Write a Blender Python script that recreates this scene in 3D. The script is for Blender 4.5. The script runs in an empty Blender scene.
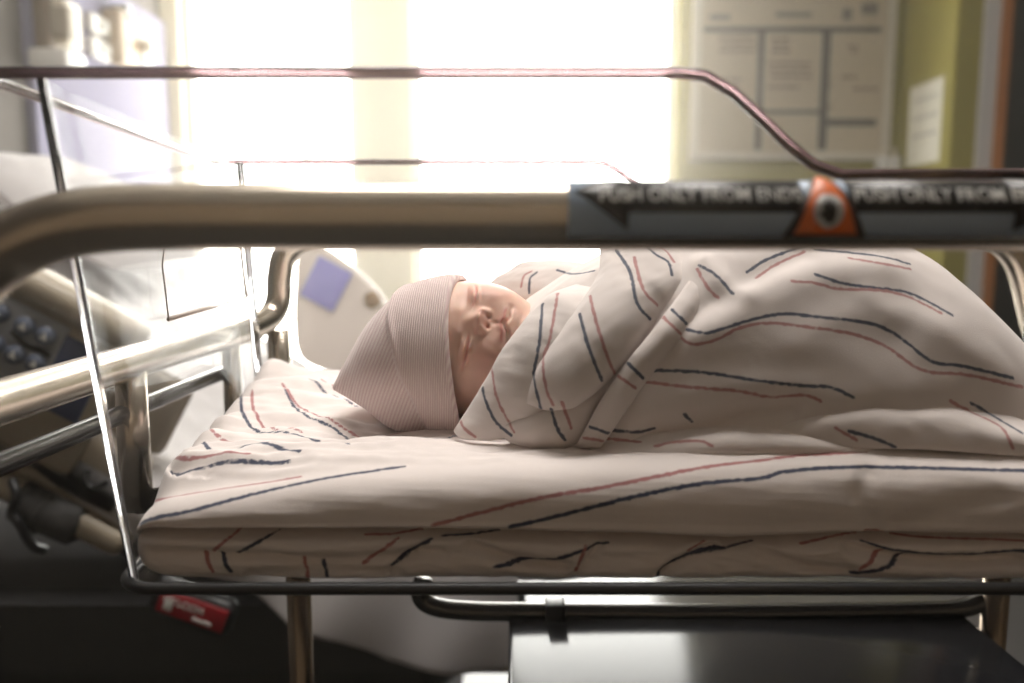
import bpy, bmesh, math, random
import numpy as np
from mathutils import Vector, Matrix
from mathutils.bvhtree import BVHTree
random.seed(4)
sc = bpy.context.scene
EYE = 1.0                      # lens height above the floor; lengths below are measured from the lens height
F = 796.4                      # focal length in pixels of the 1024 px frame (28 mm on 36 mm)
PITCH = math.atan(96.5/F)
CP, SP = math.cos(PITCH), math.sin(PITCH)

# ------------------------------------------------------------------ camera
cam_d = bpy.data.cameras.new('camera'); cam = bpy.data.objects.new('camera', cam_d)
sc.collection.objects.link(cam); sc.camera = cam
cam_d.lens = 28; cam_d.sensor_width = 36; cam_d.clip_start = 0.02
cam.location = (0, 0, EYE); cam.rotation_euler = (math.pi/2-PITCH, 0, 0)
cam_d.dof.use_dof = True; cam_d.dof.focus_distance = 0.50; cam_d.dof.aperture_fstop = 4.1

# ------------------------------------------------------------------ world, lights, exposure
w = bpy.data.worlds.new('daylight'); sc.world = w; w.use_nodes = True
bg = w.node_tree.nodes['Background']; bg.inputs[0].default_value = (1.0, 0.96, 0.91, 1); bg.inputs[1].default_value = 13
def area(name, loc, rot, sx, sy, power, col, portal=False):
    l = bpy.data.lights.new(name, 'AREA'); l.shape = 'RECTANGLE'; l.size = sx; l.size_y = sy; l.energy = power; l.color = col
    if portal: l.cycles.is_portal = True
    o = bpy.data.objects.new(name, l); o.location = loc; o.rotation_euler = rot; sc.collection.objects.link(o); return o
YB = 3.6                       # distance of the window wall
area('window_daylight', (-0.39, YB+0.25, 1.55), (-math.pi/2, 0, 0), 2.6, 1.9, 10, (1, 1, 1), True)
area('top_fill_light', (0.1, 0.9, 2.50), (0, 0, 0), 1.1, 0.55, 33, (1.0, 0.94, 0.88))  # added fill from above, no such lamp in view
sc.view_settings.view_transform = 'Standard'; sc.view_settings.look = 'None'
sc.view_settings.gamma = 1; sc.view_settings.use_curve_mapping = False
sc.view_settings.exposure = 0.12
cy = sc.cycles
cy.use_denoising = True; cy.transparent_max_bounces = 40; cy.max_bounces = 12; cy.diffuse_bounces = 5
cy.caustics_reflective = False; cy.caustics_refractive = False; cy.sample_clamp_indirect = 12

# ------------------------------------------------------------------ helpers
def P(px, py, D):
    """pixel of the photograph + distance along Y -> point (x, y, z), z measured from lens height"""
    u = (px-512)/F; v = (py-341.5)/F
    Y = CP - v*SP; Z = -SP - v*CP
    return np.array([u/Y*D, D, Z/Y*D])
def Zof(py, D): return P(512, py, D)[2]
def PS(l): return [P(*a) for a in l]

def mat(name, col, rough=0.6, metal=0.0, **kw):
    m = bpy.data.materials.new(name); m.use_nodes = True
    b = m.node_tree.nodes['Principled BSDF']
    b.inputs['Base Color'].default_value = (*col, 1); b.inputs['Roughness'].default_value = rough; b.inputs['Metallic'].default_value = metal
    for k, v in kw.items(): b.inputs[k.replace('_', ' ')].default_value = v
    return m
def nodes(m): return m.node_tree.nodes, m.node_tree.links, m.node_tree.nodes['Principled BSDF']
def add_noise(m, scale, amount, bump=0.0, dist=0.001, stretch=(1, 1, 1)):
    N, L, b = nodes(m)
    tc = N.new('ShaderNodeTexCoord'); mp = N.new('ShaderNodeMapping'); mp.inputs['Scale'].default_value = stretch
    nz = N.new('ShaderNodeTexNoise'); nz.inputs['Scale'].default_value = scale; nz.inputs['Detail'].default_value = 4
    L.new(tc.outputs['Object'], mp.inputs[0]); L.new(mp.outputs[0], nz.inputs[0])
    if amount:
        base = list(b.inputs['Base Color'].default_value)
        mx = N.new('ShaderNodeMix'); mx.data_type = 'RGBA'
        mx.inputs[6].default_value = [c*(1-amount) for c in base[:3]]+[1]; mx.inputs[7].default_value = [min(1, c*(1+amount)) for c in base[:3]]+[1]
        L.new(nz.outputs[0], mx.inputs[0]); L.new(mx.outputs[2], b.inputs['Base Color'])
    if bump:
        bp = N.new('ShaderNodeBump'); bp.inputs['Strength'].default_value = bump; bp.inputs['Distance'].default_value = dist
        L.new(nz.outputs[0], bp.inputs['Height']); L.new(bp.outputs[0], b.inputs['Normal'])
    return m

STEEL = add_noise(mat('brushed_steel', (0.63, 0.56, 0.47), 0.24, 1.0), 40, 0.04, 0.05, 0.0002, (1, 30, 30))
DARKSTEEL = mat('dark_steel', (0.10, 0.097, 0.095), 0.22, 1.0)
CHROME = mat('chrome', (0.80, 0.79, 0.78), 0.12, 1.0)
PLASTIC = add_noise(mat('beige_bed_plastic', (0.33, 0.28, 0.21), 0.45), 30, 0.04)
PLASTIC2 = add_noise(mat('grey_bed_plastic', (0.045, 0.043, 0.042), 0.6), 30, 0.05)
BLACK = mat('black_plastic', (0.012, 0.012, 0.013), 0.4)
WHITEP = mat('white_plastic', (0.66, 0.64, 0.60), 0.4)
CREAMP = add_noise(mat('cream_plastic', (0.62, 0.56, 0.45), 0.45), 30, 0.03)
NAVY = mat('navy_label', (0.035, 0.05, 0.13), 0.45)
LILAC = mat('lilac_blue_label', (0.24, 0.23, 0.55), 0.5)
BUTTON = mat('button_blue_grey', (0.10, 0.12, 0.17), 0.35)
BTNWHITE = mat('print_white', (0.75, 0.75, 0.72), 0.5)
LABELGREY = mat('sticker_blue_grey', (0.36, 0.45, 0.58), 0.4)
LABELBLACK = mat('sticker_black', (0.015, 0.013, 0.012), 0.4)
LABELORANGE = mat('sticker_orange', (0.75, 0.16, 0.03), 0.4)
LABELRED = mat('label_red', (0.35, 0.012, 0.02), 0.4)
CABINET = add_noise(mat('cabinet_grey_laminate', (0.035, 0.035, 0.04), 0.13, 0, Specular_IOR_Level=.12), 25, 0.06)

def acrylic(name, tint, gl=1.0, rough=0.03):
    m = bpy.data.materials.new(name); m.use_nodes = True
    N, L = m.node_tree.nodes, m.node_tree.links; N.clear()
    o = N.new('ShaderNodeOutputMaterial'); t = N.new('ShaderNodeBsdfTransparent'); t.inputs[0].default_value = (*tint, 1)
    g = N.new('ShaderNodeBsdfGlossy'); g.inputs['Roughness'].default_value = rough
    f = N.new('ShaderNodeLayerWeight'); f.inputs[0].default_value = 0.5
    pw = N.new('ShaderNodeMath'); pw.operation = 'POWER'; pw.inputs[1].default_value = 5
    mu = N.new('ShaderNodeMath'); mu.operation = 'MULTIPLY_ADD'; mu.inputs[1].default_value = gl; mu.inputs[2].default_value = 0.04*gl
    mx = N.new('ShaderNodeMixShader')
    L.new(f.outputs['Facing'], pw.inputs[0]); L.new(pw.outputs[0], mu.inputs[0]); L.new(mu.outputs[0], mx.inputs[0]); L.new(t.outputs[0], mx.inputs[1]); L.new(g.outputs[0], mx.inputs[2]); L.new(mx.outputs[0], o.inputs[0])
    return m
ACRYLIC = acrylic('clear_acrylic', (0.985, 0.985, 0.985), 0.08)
PANE = acrylic('window_glass', (0.98, 0.99, 0.98), 0.6)
RIMG = mat('rim_smoky_acrylic', (0.13, 0.085, 0.09), 0.05, 0, IOR=1.49, Transmission_Weight=1.0)
RINGM = mat('ring_dark_grey', (0.06, 0.06, 0.062), 0.35, 0.6)
GLASS = mat('acrylic_edge', (0.86, 0.88, 0.95), 0.04, 0, IOR=1.49, Transmission_Weight=1.0)

ORIG = {}
def empty(name, loc, label=None, cat=None, group=None, rot=None):
    o = bpy.data.objects.new(name, None); sc.collection.objects.link(o)
    o.location = (loc[0], loc[1], loc[2]+EYE); o.empty_display_size = 0.05; ORIG[o.name] = np.array(loc, float)
    tag(o, label, cat, group); return o
def tag(o, label=None, cat=None, group=None, kind=None):
    if label: o['label'] = label
    if cat: o['category'] = cat
    if group: o['group'] = group
    if kind: o['kind'] = kind
    return o
def obj(name, V, Fc, m, parent=None, smooth=True, mods=None):
    V = np.asarray(V, float)
    if parent is not None: org = ORIG[parent.name]
    else: org = np.array([V[:, 0].mean(), V[:, 1].mean(), V[:, 2].min()])
    me = bpy.data.meshes.new(name)
    me.from_pydata((V-org).tolist(), [], [tuple(int(i) for i in f) for f in Fc]); me.materials.append(m)
    o = bpy.data.objects.new(name, me); sc.collection.objects.link(o)
    if parent is not None: o.parent = parent
    else: o.location = (org[0], org[1], org[2]+EYE)
    ORIG[o.name] = org
    if smooth:
        me.polygons.foreach_set('use_smooth', [True]*len(me.polygons))
    me.update(); return o
def sharp(o, deg=40):
    o.data.set_sharp_from_angle(angle=math.radians(deg)); return o
def join(*parts):
    V = []; Fc = []; n = 0
    for v, f in parts:
        V.append(np.asarray(v, float)); Fc += [tuple(i+n for i in q) for q in f]; n += len(v)
    return np.vstack(V), Fc
def box(c, s, bev=0.0, M=None, seg=2):
    bm = bmesh.new(); bmesh.ops.create_cube(bm, size=1)
    for v in bm.verts: v.co = Vector((v.co.x*s[0], v.co.y*s[1], v.co.z*s[2]))
    if bev: bmesh.ops.bevel(bm, geom=bm.edges[:], offset=bev, segments=seg, affect='EDGES', profile=0.5)
    V = np.array([v.co[:] for v in bm.verts]); Fc = [[v.index for v in f.verts] for f in bm.faces]; bm.free()
    if M is not None: V = V @ np.array(M).T
    return V+np.array(c), Fc
def catmull(pts, n=8, closed=False):
    p = np.asarray(pts, float); N = len(p); out = []
    rng = range(N if closed else N-1)
    for i in rng:
        if closed: a, b, c, d = p[(i-1) % N], p[i], p[(i+1) % N], p[(i+2) % N]
        else: b, c = p[i], p[i+1]; a = p[i-1] if i else 2*b-c; d = p[i+2] if i+2 < N else 2*c-b
        for k in range(n):
            t = k/n; out.append(.5*((2*b)+(-a+c)*t+(2*a-5*b+4*c-d)*t*t+(-a+3*b-3*c+d)*t**3))
    if not closed: out.append(p[-1])
    return np.array(out)
def tube(path, r, closed=False, n=16, flat=1.0):
    p = np.asarray(path, float); N = len(p)
    T = np.array([(p[(i+1) % N]-p[i-1]) if closed else p[min(i+1, N-1)]-p[max(i-1, 0)] for i in range(N)])
    T /= np.linalg.norm(T, axis=1)[:, None]
    up = np.array([0, 0, 1.0]) if abs(T[0][2]) < .9 else np.array([1.0, 0, 0])
    nrm = np.cross(T[0], up); nrm /= np.linalg.norm(nrm); V = []
    R = r if hasattr(r, '__len__') else [r]*N
    for i in range(N):
        nrm = nrm-T[i]*np.dot(nrm, T[i]); nrm /= np.linalg.norm(nrm); b = np.cross(T[i], nrm)
        for k in range(n):
            a = 2*math.pi*k/n; V.append(p[i]+R[i]*(math.cos(a)*nrm+math.sin(a)*b*flat))
    Fc = []
    for i in range(N if closed else N-1):
        j = (i+1) % N
        for k in range(n): Fc.append((i*n+k, i*n+(k+1) % n, j*n+(k+1) % n, j*n+k))
    if not closed: Fc += [tuple(range(n))[::-1], tuple((N-1)*n+k for k in range(n))]
    return np.array(V), Fc
def cyl(a, b, r, n=20): return tube([a, b], r, n=n)
def gridfaces(h, w_, off=0, closeu=False):
    Fc = []
    for i in range(h-1):
        for j in range(w_-1): Fc.append((off+i*w_+j, off+i*w_+j+1, off+(i+1)*w_+j+1, off+(i+1)*w_+j))
        if closeu: Fc.append((off+i*w_+w_-1, off+i*w_, off+(i+1)*w_, off+(i+1)*w_+w_-1))
    return Fc
def spline_grid(rows, nu, nv):
    R = np.array(rows, float)                                  # h x w x 3
    def res(A, n):
        k = max(2, math.ceil(n/(len(A)-1))*4); c = catmull(A.reshape(len(A), -1), k)
        d = np.linspace(0, len(c)-1, n); i = np.clip(d.astype(int), 0, len(c)-2); f = (d-i)[:, None]
        return (c[i]*(1-f)+c[i+1]*f).reshape((n,)+A.shape[1:])
    G = res(R, nv); G = res(G.transpose(1, 0, 2), nu).transpose(1, 0, 2); return G
def normals(G):
    du = np.gradient(G, axis=1); dv = np.gradient(G, axis=0); n = np.cross(du, dv)
    return n/(np.linalg.norm(n, axis=2)[..., None]+1e-12)
def nz3(p, s, seed=0, oct_=3):
    """smooth cheap noise: warped sines"""
    r = np.random.RandomState(seed); out = 0; a = 1.0; q = np.asarray(p, float)*s
    for o in range(oct_):
        d = r.normal(size=(4, 3)); d /= np.linalg.norm(d, axis=1)[:, None]; ph = r.rand(4)*6.28
        wv = sum(np.sin(q@d[k]*(1+.35*k)+ph[k]+1.3*np.sin(q@d[(k+1) % 4]*.7+ph[(k+2) % 4])) for k in range(4))/4
        out = out+a*wv; a *= .5; q = q*2.03+3.1
    return out
def sstep(x, a, b):
    t = np.clip((x-a)/(b-a), 0, 1); return t*t*(3-2*t)
def cloth_patch(rows, nu, nv, th=0.0016, wr=0.0012, ws=60, seed=1, puff=0.0, edge=0.004):
    """a separate fold of cloth: closed lens-edged shell from rows of 3-D points (front faces the viewer)"""
    G = spline_grid(rows, nu, nv); n = normals(G)
    if (n[..., 1]).mean() > 0: n = -n
    u = np.linspace(0, 1, nu)[None, :]; v = np.linspace(0, 1, nv)[:, None]
    L = np.linalg.norm(np.diff(G, axis=1), axis=2).sum(1).mean(); H = np.linalg.norm(np.diff(G, axis=0), axis=2).sum(0).mean()
    d = np.minimum(np.minimum(u, 1-u)*L, np.minimum(v, 1-v)*H); b = np.sqrt(1-(1-np.clip(d/edge, 0, 1))**2)
    G = G+n*(wr*1.3*nz3(G, ws, seed)+wr*.45*nz3(G*np.array([.5, 1, 1]), ws*2.6, seed+7)+puff*4*v*(1-v)*np.minimum(1, 4*u*(1-u)))[..., None]
    A = (G+n*(th*b)[..., None]).reshape(-1, 3); B = (G-n*(th*b)[..., None]).reshape(-1, 3)
    Fa = gridfaces(nv, nu); Fb = [tuple(i+nu*nv for i in f[::-1]) for f in Fa]
    ring = [j for j in range(nu)]+[i*nu+nu-1 for i in range(1, nv)]+[(nv-1)*nu+j for j in range(nu-2, -1, -1)]+[i*nu for i in range(nv-2, 0, -1)]
    Fr = [(ring[k], ring[(k+1) % len(ring)], ring[(k+1) % len(ring)]+nu*nv, ring[k]+nu*nv)[::-1] for k in range(len(ring))]
    return np.vstack([A, B]), Fa+Fb+Fr
def caster(V0, m, parent, r): pass
def bvh(V, Fc): return BVHTree.FromPolygons([Vector(v) for v in V], Fc)
def cast(tree, px, py):
    d = P(px, py, 1.0); h = tree.ray_cast(Vector((0, 0, 0)), Vector(d).normalized())
    return None if h[0] is None else np.array(h[0])
def seg_dist(V, poly):
    best = np.full(len(V), 9.0)
    for a, b in zip(poly[:-1], poly[1:]):
        ab = b-a; t = np.clip(((V-a)@ab)/(ab@ab+1e-12), 0, 1); q = a+t[:, None]*ab
        best = np.minimum(best, np.linalg.norm(V-q, axis=1))
    return best
def traced(tree, line, n=6):
    c = catmull([(x, y, 0) for x, y in line], n); out = []
    for x, y, _ in c:
        h = cast(tree, x, y)
        if h is not None: out.append(h)
    return out
def stripes(o, V, Fc, navy, red, rad=0.03, tree=None, warp=lambda p: p):
    """woven stripes: each vertex stores its distance to the nearest navy and pink yarn line"""
    tree = tree or bvh(V, Fc)
    VW = warp(V)
    for nm, lines in (('navy_d', navy), ('red_d', red)):
        d = np.full(len(V), 0.05)
        for l in lines:
            p = traced(tree, l) if not isinstance(l, np.ndarray) else l
            for seg in split(p):
                if len(seg) > 1: d = np.minimum(d, seg_dist(VW, warp(np.array(seg))))
        at = o.data.attributes.new(nm, 'FLOAT', 'POINT'); at.data.foreach_set('value', d.astype(np.float32))
def split(p):
    out = [[]]
    for q in p:
        if out[-1] and np.linalg.norm(out[-1][-1]-q) > 0.09: out.append([])
        out[-1].append(q)
    return out
def stripe_cloth(name, base, wn=0.0015, wr_=0.0013, navy=(0.035, 0.045, 0.085), red=(0.50, 0.17, 0.17)):
    m = mat(name, base, 0.9, 0); N, L, b = nodes(m)
    b.inputs['Sheen Weight'].default_value = 0.25; b.inputs['Specular IOR Level'].default_value = 0.2
    tc = N.new('ShaderNodeTexCoord'); nz = N.new('ShaderNodeTexNoise'); nz.inputs['Scale'].default_value = 380; nz.inputs['Detail'].default_value = 3
    L.new(tc.outputs['Object'], nz.inputs[0]); prev = None
    for at, col, wd in (('navy_d', navy, wn), ('red_d', red, wr_)):
        a = N.new('ShaderNodeAttribute'); a.attribute_name = at
        m1 = N.new('ShaderNodeMath'); m1.operation = 'MULTIPLY_ADD'; m1.inputs[1].default_value = 0.0019; L.new(nz.outputs[0], m1.inputs[0]); L.new(a.outputs['Fac'], m1.inputs[2])
        mr = N.new('ShaderNodeMapRange'); mr.inputs['From Min'].default_value = wd+.0012; mr.inputs['From Max'].default_value = wd+.0006; L.new(m1.outputs[0], mr.inputs[0])
        mx = N.new('ShaderNodeMix'); mx.data_type = 'RGBA'; mx.inputs[7].default_value = (*col, 1); L.new(mr.outputs[0], mx.inputs[0])
        if prev: L.new(prev, mx.inputs[6])
        else: mx.inputs[6].default_value = (*base, 1)
        prev = mx.outputs[2]
    L.new(prev, b.inputs['Base Color'])
    wv = N.new('ShaderNodeTexNoise'); wv.inputs['Scale'].default_value = 1500; wv.inputs['Detail'].default_value = 1; L.new(tc.outputs['Object'], wv.inputs[0])
    bp = N.new('ShaderNodeBump'); bp.inputs['Strength'].default_value = 0.35; bp.inputs['Distance'].default_value = 0.0004
    L.new(wv.outputs[0], bp.inputs['Height']); L.new(bp.outputs[0], b.inputs['Normal']); return m
BLANKET = stripe_cloth('striped_flannel', (0.79, 0.72, 0.69), 0.00100, 0.00095, (0.12, 0.13, 0.17), (0.52, 0.28, 0.27))
SHEET = stripe_cloth('striped_sheet_flannel', (0.79, 0.72, 0.69), 0.0011, 0.00105, (0.07, 0.08, 0.125), (0.44, 0.20, 0.20))

# ------------------------------------------------------------------ room
XL, XR, YF, ZC, ZF = -1.53, 3.1, -1.6, 1.6, -EYE
FLOORM = add_noise(mat('vinyl_floor', (0.07, 0.066, 0.062), 0.18), 6, 0.12)
WALLG = add_noise(mat('olive_green_paint', (0.31, 0.27, 0.065), 0.7), 8, 0.04)
WALLC = add_noise(mat('cream_paint', (0.78, 0.70, 0.50), 0.7), 8, 0.03)
WALLL = add_noise(mat('lavender_grey_laminate', (0.24, 0.23, 0.31), 0.85, 0, Specular_IOR_Level=.05), 10, 0.03)
WALLD = add_noise(mat('taupe_paint', (0.17, 0.155, 0.145), 0.85, 0, Specular_IOR_Level=.05), 10, 0.04)
WALLB = add_noise(mat('warm_brown_paint', (0.34, 0.265, 0.19), 0.8), 5, 0.03)
CEIL = mat('ceiling_white', (0.80, 0.77, 0.72), 0.9)
TRIM = mat('trim_grey_white', (0.60, 0.58, 0.56), 0.5)
WOOD = add_noise(mat('orange_wood', (0.45, 0.17, 0.05), 0.4), 12, 0.15, 0, 0, (6, 6, .6))
DARK = mat('doorway_shade_black', (0.006, 0.005, 0.005), 0.7)  # near-black colour carries the shade of the open doorway
def struct(name, parts, m): o = obj(name, *join(*parts), m, None, False); tag(o, kind='structure'); return o
def slab(x0, x1, y0, y1, z0, z1): return box(((x0+x1)/2, (y0+y1)/2, (z0+z1)/2), (x1-x0, y1-y0, z1-z0))
struct('floor', [slab(XL-.1, XR+1.6, YF-.1, YB+.15, ZF-.1, ZF)], FLOORM)
struct('ceiling', [slab(XL-.1, XR+1.6, YF-.1, YB+.15, ZC, ZC+.1)], CEIL)
struct('wall_camera_side', [slab(XL-.1, XR+1.6, YF-.1, YF, ZF, ZC)], WALLB)
struct('wall_right', [slab(XR+1.5, XR+1.6, YF, YB, ZF, ZC)], WALLB)
# left (head) wall: taupe near part, lavender service panel towards the window
def XatL(px): return XL/((px-512)/F)          # distance along Y where the left wall meets a picture column
yp = XatL(40)
struct('wall_left', [slab(XL-.1, XL, YF, YB, ZF, ZC)], WALLD)
hp = obj('headwall_service_panel', *join(slab(XL, XL+.03, yp, YB-.02, .12-.35, 0.95)), WALLL, None, False)
tag(hp, 'lavender grey service panel on the wall behind the bed head', 'wall panel')
# window wall: windows between columns 175..350 and 412..680
xa, xb, xc, xd = P(177, 0, YB)[0], P(352, 0, YB)[0], P(410, 0, YB)[0], P(680, 0, YB)[0]
zs, zt = -.62, 1.45
struct('wall_back', [slab(XL, xa, YB, YB+.15, ZF, ZC), slab(xb, xc, YB, YB+.15, zs, zt), slab(xa, xd, YB, YB+.15, ZF, zs), slab(xa, xd, YB, YB+.15, zt, ZC)], WALLC)
struct('wall_back_green', [slab(xd, 2.0, YB, YB+.15, ZF, ZC)], WALLG)
for n_, (x0, x1) in enumerate(((xa, xb), (xc, xd)), 1):
    t_ = .035
    wf = struct('window_%d' % n_, [slab(x0, x0+t_, YB+.05, YB+.11, zs, zt), slab(x1-t_, x1, YB+.05, YB+.11, zs, zt), slab(x0, x1, YB+.05, YB+.11, zs, zs+t_), slab(x0, x1, YB+.05, YB+.11, zt-t_, zt)], WHITEP)
    obj('pane', *slab(x0+t_, x1-t_, YB+.078, YB+.084, zs+t_, zt-t_), PANE, wf, False)
struct('trim_sill', [slab(xa-.03, xd+.0, YB-.05, YB, zs-.03, zs)], TRIM)
# projecting wall beside the door
xr1 = P(905, 0, YB)[0]; yr = xr1/((958-512)/F/1.043)
struct('wall_return', [slab(xr1, xr1+.10, yr, YB+.15, ZF, ZC)], WALLG)
xj0, xj1, xj2 = P(984, 0, yr)[0], P(1000, 0, yr)[0], P(1010, 0, yr)[0]
struct('wall_front_right', [slab(xr1+.005, xj0, yr-.004, yr+.10, ZF, ZC), slab(xj0, XR+1.5, yr, yr+.1, 1.25, ZC)], WALLG)
struct('trim_door_jamb', [slab(xj0, xj1, yr-.02, yr+.12, ZF, 1.25)], TRIM)
d1 = struct('door_1', [slab(xj1, xj2, yr-.03, yr+.85, ZF+.01, 1.22)], WOOD)
obj('door_handle', *join(cyl((xj2, yr+.07, -.02), (xj2+.06, yr+.07, -.02), .011), cyl((xj2+.055, yr+.07, -.02), (xj2+.055, yr+.20, -.02), .009)), CHROME, d1)
struct('wall_corridor', [slab(xj2+.02, XR+1.5, yr+.15, yr+.2, ZF, ZC)], DARK)
struct('baseboard_back', [slab(XL, xr1, YB-.015, YB, ZF, ZF+.1)], TRIM)
struct('baseboard_left', [slab(XL, XL+.015, YF, YB-.02, ZF, ZF+.1)], TRIM)

# scattering volume added in the room to imitate the veiling glare of the windows
hz_m = bpy.data.materials.new('glare_scatter'); hz_m.use_nodes = True; N, L = hz_m.node_tree.nodes, hz_m.node_tree.links; N.clear()
vo = N.new('ShaderNodeVolumeScatter'); vo.inputs['Color'].default_value = (1.0, 0.93, 0.82, 1); vo.inputs['Density'].default_value = 0.050; vo.inputs['Anisotropy'].default_value = 0.88
oo = N.new('ShaderNodeOutputMaterial'); L.new(vo.outputs[0], oo.inputs['Volume'])
hz = obj('glare_volume', *slab(XL+.001, XR+1.49, YF+.01, YB-.001, ZF+.001, ZC-.001), hz_m, None, False); tag(hz, kind='structure')

# unseen fill light from above, with a glowing housing made up for it
cl = empty('top_fill_fixture', (.1, .9, ZC-.09), 'rectangular white fill fixture added out of view above the bassinet', 'added fill light')
FILLM = mat('fill_diffuser', (.9, .88, .84), .5, 0); FILLM.node_tree.nodes['Principled BSDF'].inputs['Emission Color'].default_value = (1, .93, .84, 1); FILLM.node_tree.nodes['Principled BSDF'].inputs['Emission Strength'].default_value = 1
def fillslab(x0, x1, y0, y1, z0, z1): return slab(x0-.4, x1-.4, y0+1.2, y1+1.2, z0, z1)
obj('frame', *join(fillslab(-.08, 1.08, -.61, -.58, ZC-.08, ZC), fillslab(-.08, 1.08, -.02, .01, ZC-.08, ZC), fillslab(-.08, -.05, -.58, -.02, ZC-.08, ZC), fillslab(1.05, 1.08, -.58, -.02, ZC-.08, ZC)), WHITEP, cl, False)
obj('diffuser', *fillslab(-.05, 1.05, -.58, -.02, ZC-.06, ZC-.05), FILLM, cl, False)

# wall poster (care board)
PAPER = add_noise(mat('board_paper', (0.44, 0.37, 0.27), 0.6), 5, 0.05)
INK = mat('board_ink', (0.05, 0.045, 0.04), 0.7)
INKL = mat('board_faint_ink', (0.16, 0.14, 0.12), 0.7)
INKR = mat('board_brown_ink', (0.14, 0.07, 0.045), 0.7)
FRAMEM = mat('board_frame', (0.55, 0.51, 0.43), 0.4)
bx0, bx1 = P(699, 0, YB-.03)[0], P(890, 60, YB-.03)[0]; bz0, bz1 = Zof(155, YB-.03), Zof(-8, YB-.03)
bd = empty('whiteboard', ((bx0+bx1)/2, YB-.02, bz0), 'white framed patient information board on the green wall', 'board')
obj('board_face', *slab(bx0, bx1, YB-.02, YB-.002, bz0, bz1), PAPER, bd, False)
obj('frame', *join(slab(bx0-.02, bx0+.015, YB-.032, YB-.001, bz0-.02, bz1+.02), slab(bx1-.015, bx1+.02, YB-.032, YB-.001, bz0-.02, bz1+.02), slab(bx0, bx1, YB-.032, YB-.001, bz0-.02, bz0+.012), slab(bx0, bx1, YB-.032, YB-.001, bz1-.012, bz1+.02)), FRAMEM, bd, False)
def bd_rect(x0, y0, x1, y1):
    a = P(x0, y0, YB-.024); b = P(x1, y1, YB-.024); return slab(min(a[0], b[0]), max(a[0], b[0]), YB-.024, YB-.0205, min(a[2], b[2]), max(a[2], b[2]))
obj('printed_rules', *join(bd_rect(704, 27, 882, 32), bd_rect(760, 110, 820, 114), bd_rect(821, 119, 876, 126), bd_rect(823, 32, 826, 150), bd_rect(759, 32, 761, 150)), INK, bd, False)
for q_ in ((710, 14, 730, 20), (776, 12, 812, 17), (843, 8, 852, 20), (862, 3, 878, 14)): obj('printed_heading', *bd_rect(*q_), INKL, bd, False)
wr = []
rr = random.Random(3)
for (x0, y0, x1, y1, n_) in ((718, 34, 756, 54, 3), (717, 76, 740, 90, 2), (770, 36, 790, 54, 3), (768, 60, 812, 80, 3), (764, 84, 800, 90, 1), (823, 36, 832, 56, 2), (824, 72, 832, 90, 2), (848, 44, 858, 54, 2), (842, 74, 856, 80, 1), (850, 86, 878, 92, 1), (822, 104, 832, 110, 1)):
    for k in range(n_):
        yy = y0+(y1-y0)*(k+.5)/n_; a = x0+rr.random()*4
        while a < x1:
            l = 3+rr.random()*6; obj('handwriting', *bd_rect(a, yy-1.3, min(a+l, x1), yy+1.3), INKR, bd, False); a += l+1.6
# taped paper on the return wall
ya, yb_ = xr1/((931-512)/F), xr1/((894-512)/F)
pn = empty('paper_notice', (xr1, (ya+yb_)/2, .35), 'white paper notice taped on the lit green wall return', 'notice')
obj('sheet', *slab(xr1-.004, xr1-.001, ya, yb_-.05, Zof(165, 3.4), Zof(84, 3.4)), mat('notice_paper', (.80, .77, .66), .7), pn, False)
obj('printed_lines', *join(*[slab(xr1-.0055, xr1-.0035, ya+.03, yb_-.09, Zof(100+k*9, 3.4)-.003, Zof(100+k*9, 3.4)+.002) for k in range(0, 6, 2)]), INKL, pn, False)
# soap dispensers below the board
for k, (px, lab) in enumerate(((883, 'left one of two small white pump dispensers on the green wall below the board'), (894, 'right one of two small white pump dispensers on the green wall beside the lit corner'))):
    c = P(px, 165, YB-.05)
    sd = empty('soap_dispenser', (c[0], YB-.05, c[2]-.06), lab, 'dispenser', 'pump dispensers under the board')
    obj('bottle', *box((c[0], YB-.04, c[2]-.01), (.036, .076, .10), .01), WHITEP, sd)
    obj('pump', *join(cyl((c[0], YB-.05, c[2]+.04), (c[0], YB-.05, c[2]+.065), .006), box((c[0]-.006, YB-.055, c[2]+.068), (.03, .016, .008), .003)), CREAMP, sd)

# head-wall fittings
def wall_rect(px0, px1, py0, py1, th, x=XL+.03, bev=.008):
    y0 = (x+th)/((px0-512)/F/1.036); y1 = (x+th)/((px1-512)/F/1.036); ym = (y0+y1)/2
    z0, z1 = Zof(py1, ym), Zof(py0, ym)
    return ((x+th/2, ym, (z0+z1)/2), (th, y1-y0, z1-z0), bev)
def wbox(*a, **k): return box(*wall_rect(*a, **k))
bb = wall_rect(68, 84, 2, 48, .09)
eb = empty('wall_box', (XL+.03, bb[0][1], bb[0][2]-bb[1][2]/2), 'beige equipment box on the head wall nearest the camera', 'wall box')
obj('housing', *box(*bb), CREAMP, eb)
obj('cover', *wbox(70, 82, 8, 40, .105), PLASTIC, eb)
obj('tray', *wbox(66, 86, 52, 72, .12), WHITEP, eb)
obj('side_strip', *wbox(50, 58, -30, 72, .05), mat('brown_strip', (.16, .11, .07), .5), eb)
for (a, b, c, d, lab) in ((94, 114, 17, 36, 'upper left white outlet plate beside the tan middle block'), (94, 114, 40, 60, 'lower left white outlet plate beside the tan middle block'), (142, 155, 25, 42, 'upper right white outlet plate of the service panel'), (143, 153, 52, 68, 'lower right small white outlet plate of the service panel')):
    wb = wall_rect(a, b, c, d, .03); o_ = empty('outlet', (XL+.03, wb[0][1], wb[0][2]-wb[1][2]/2), lab, 'outlet', 'gas and power outlets on the head wall')
    obj('plate', *box(*wb), WHITEP, o_)
    obj('socket', *cyl((XL+.055, wb[0][1], wb[0][2]), (XL+.075, wb[0][1], wb[0][2]), wb[1][2]*.22), BTNWHITE, o_)
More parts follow.
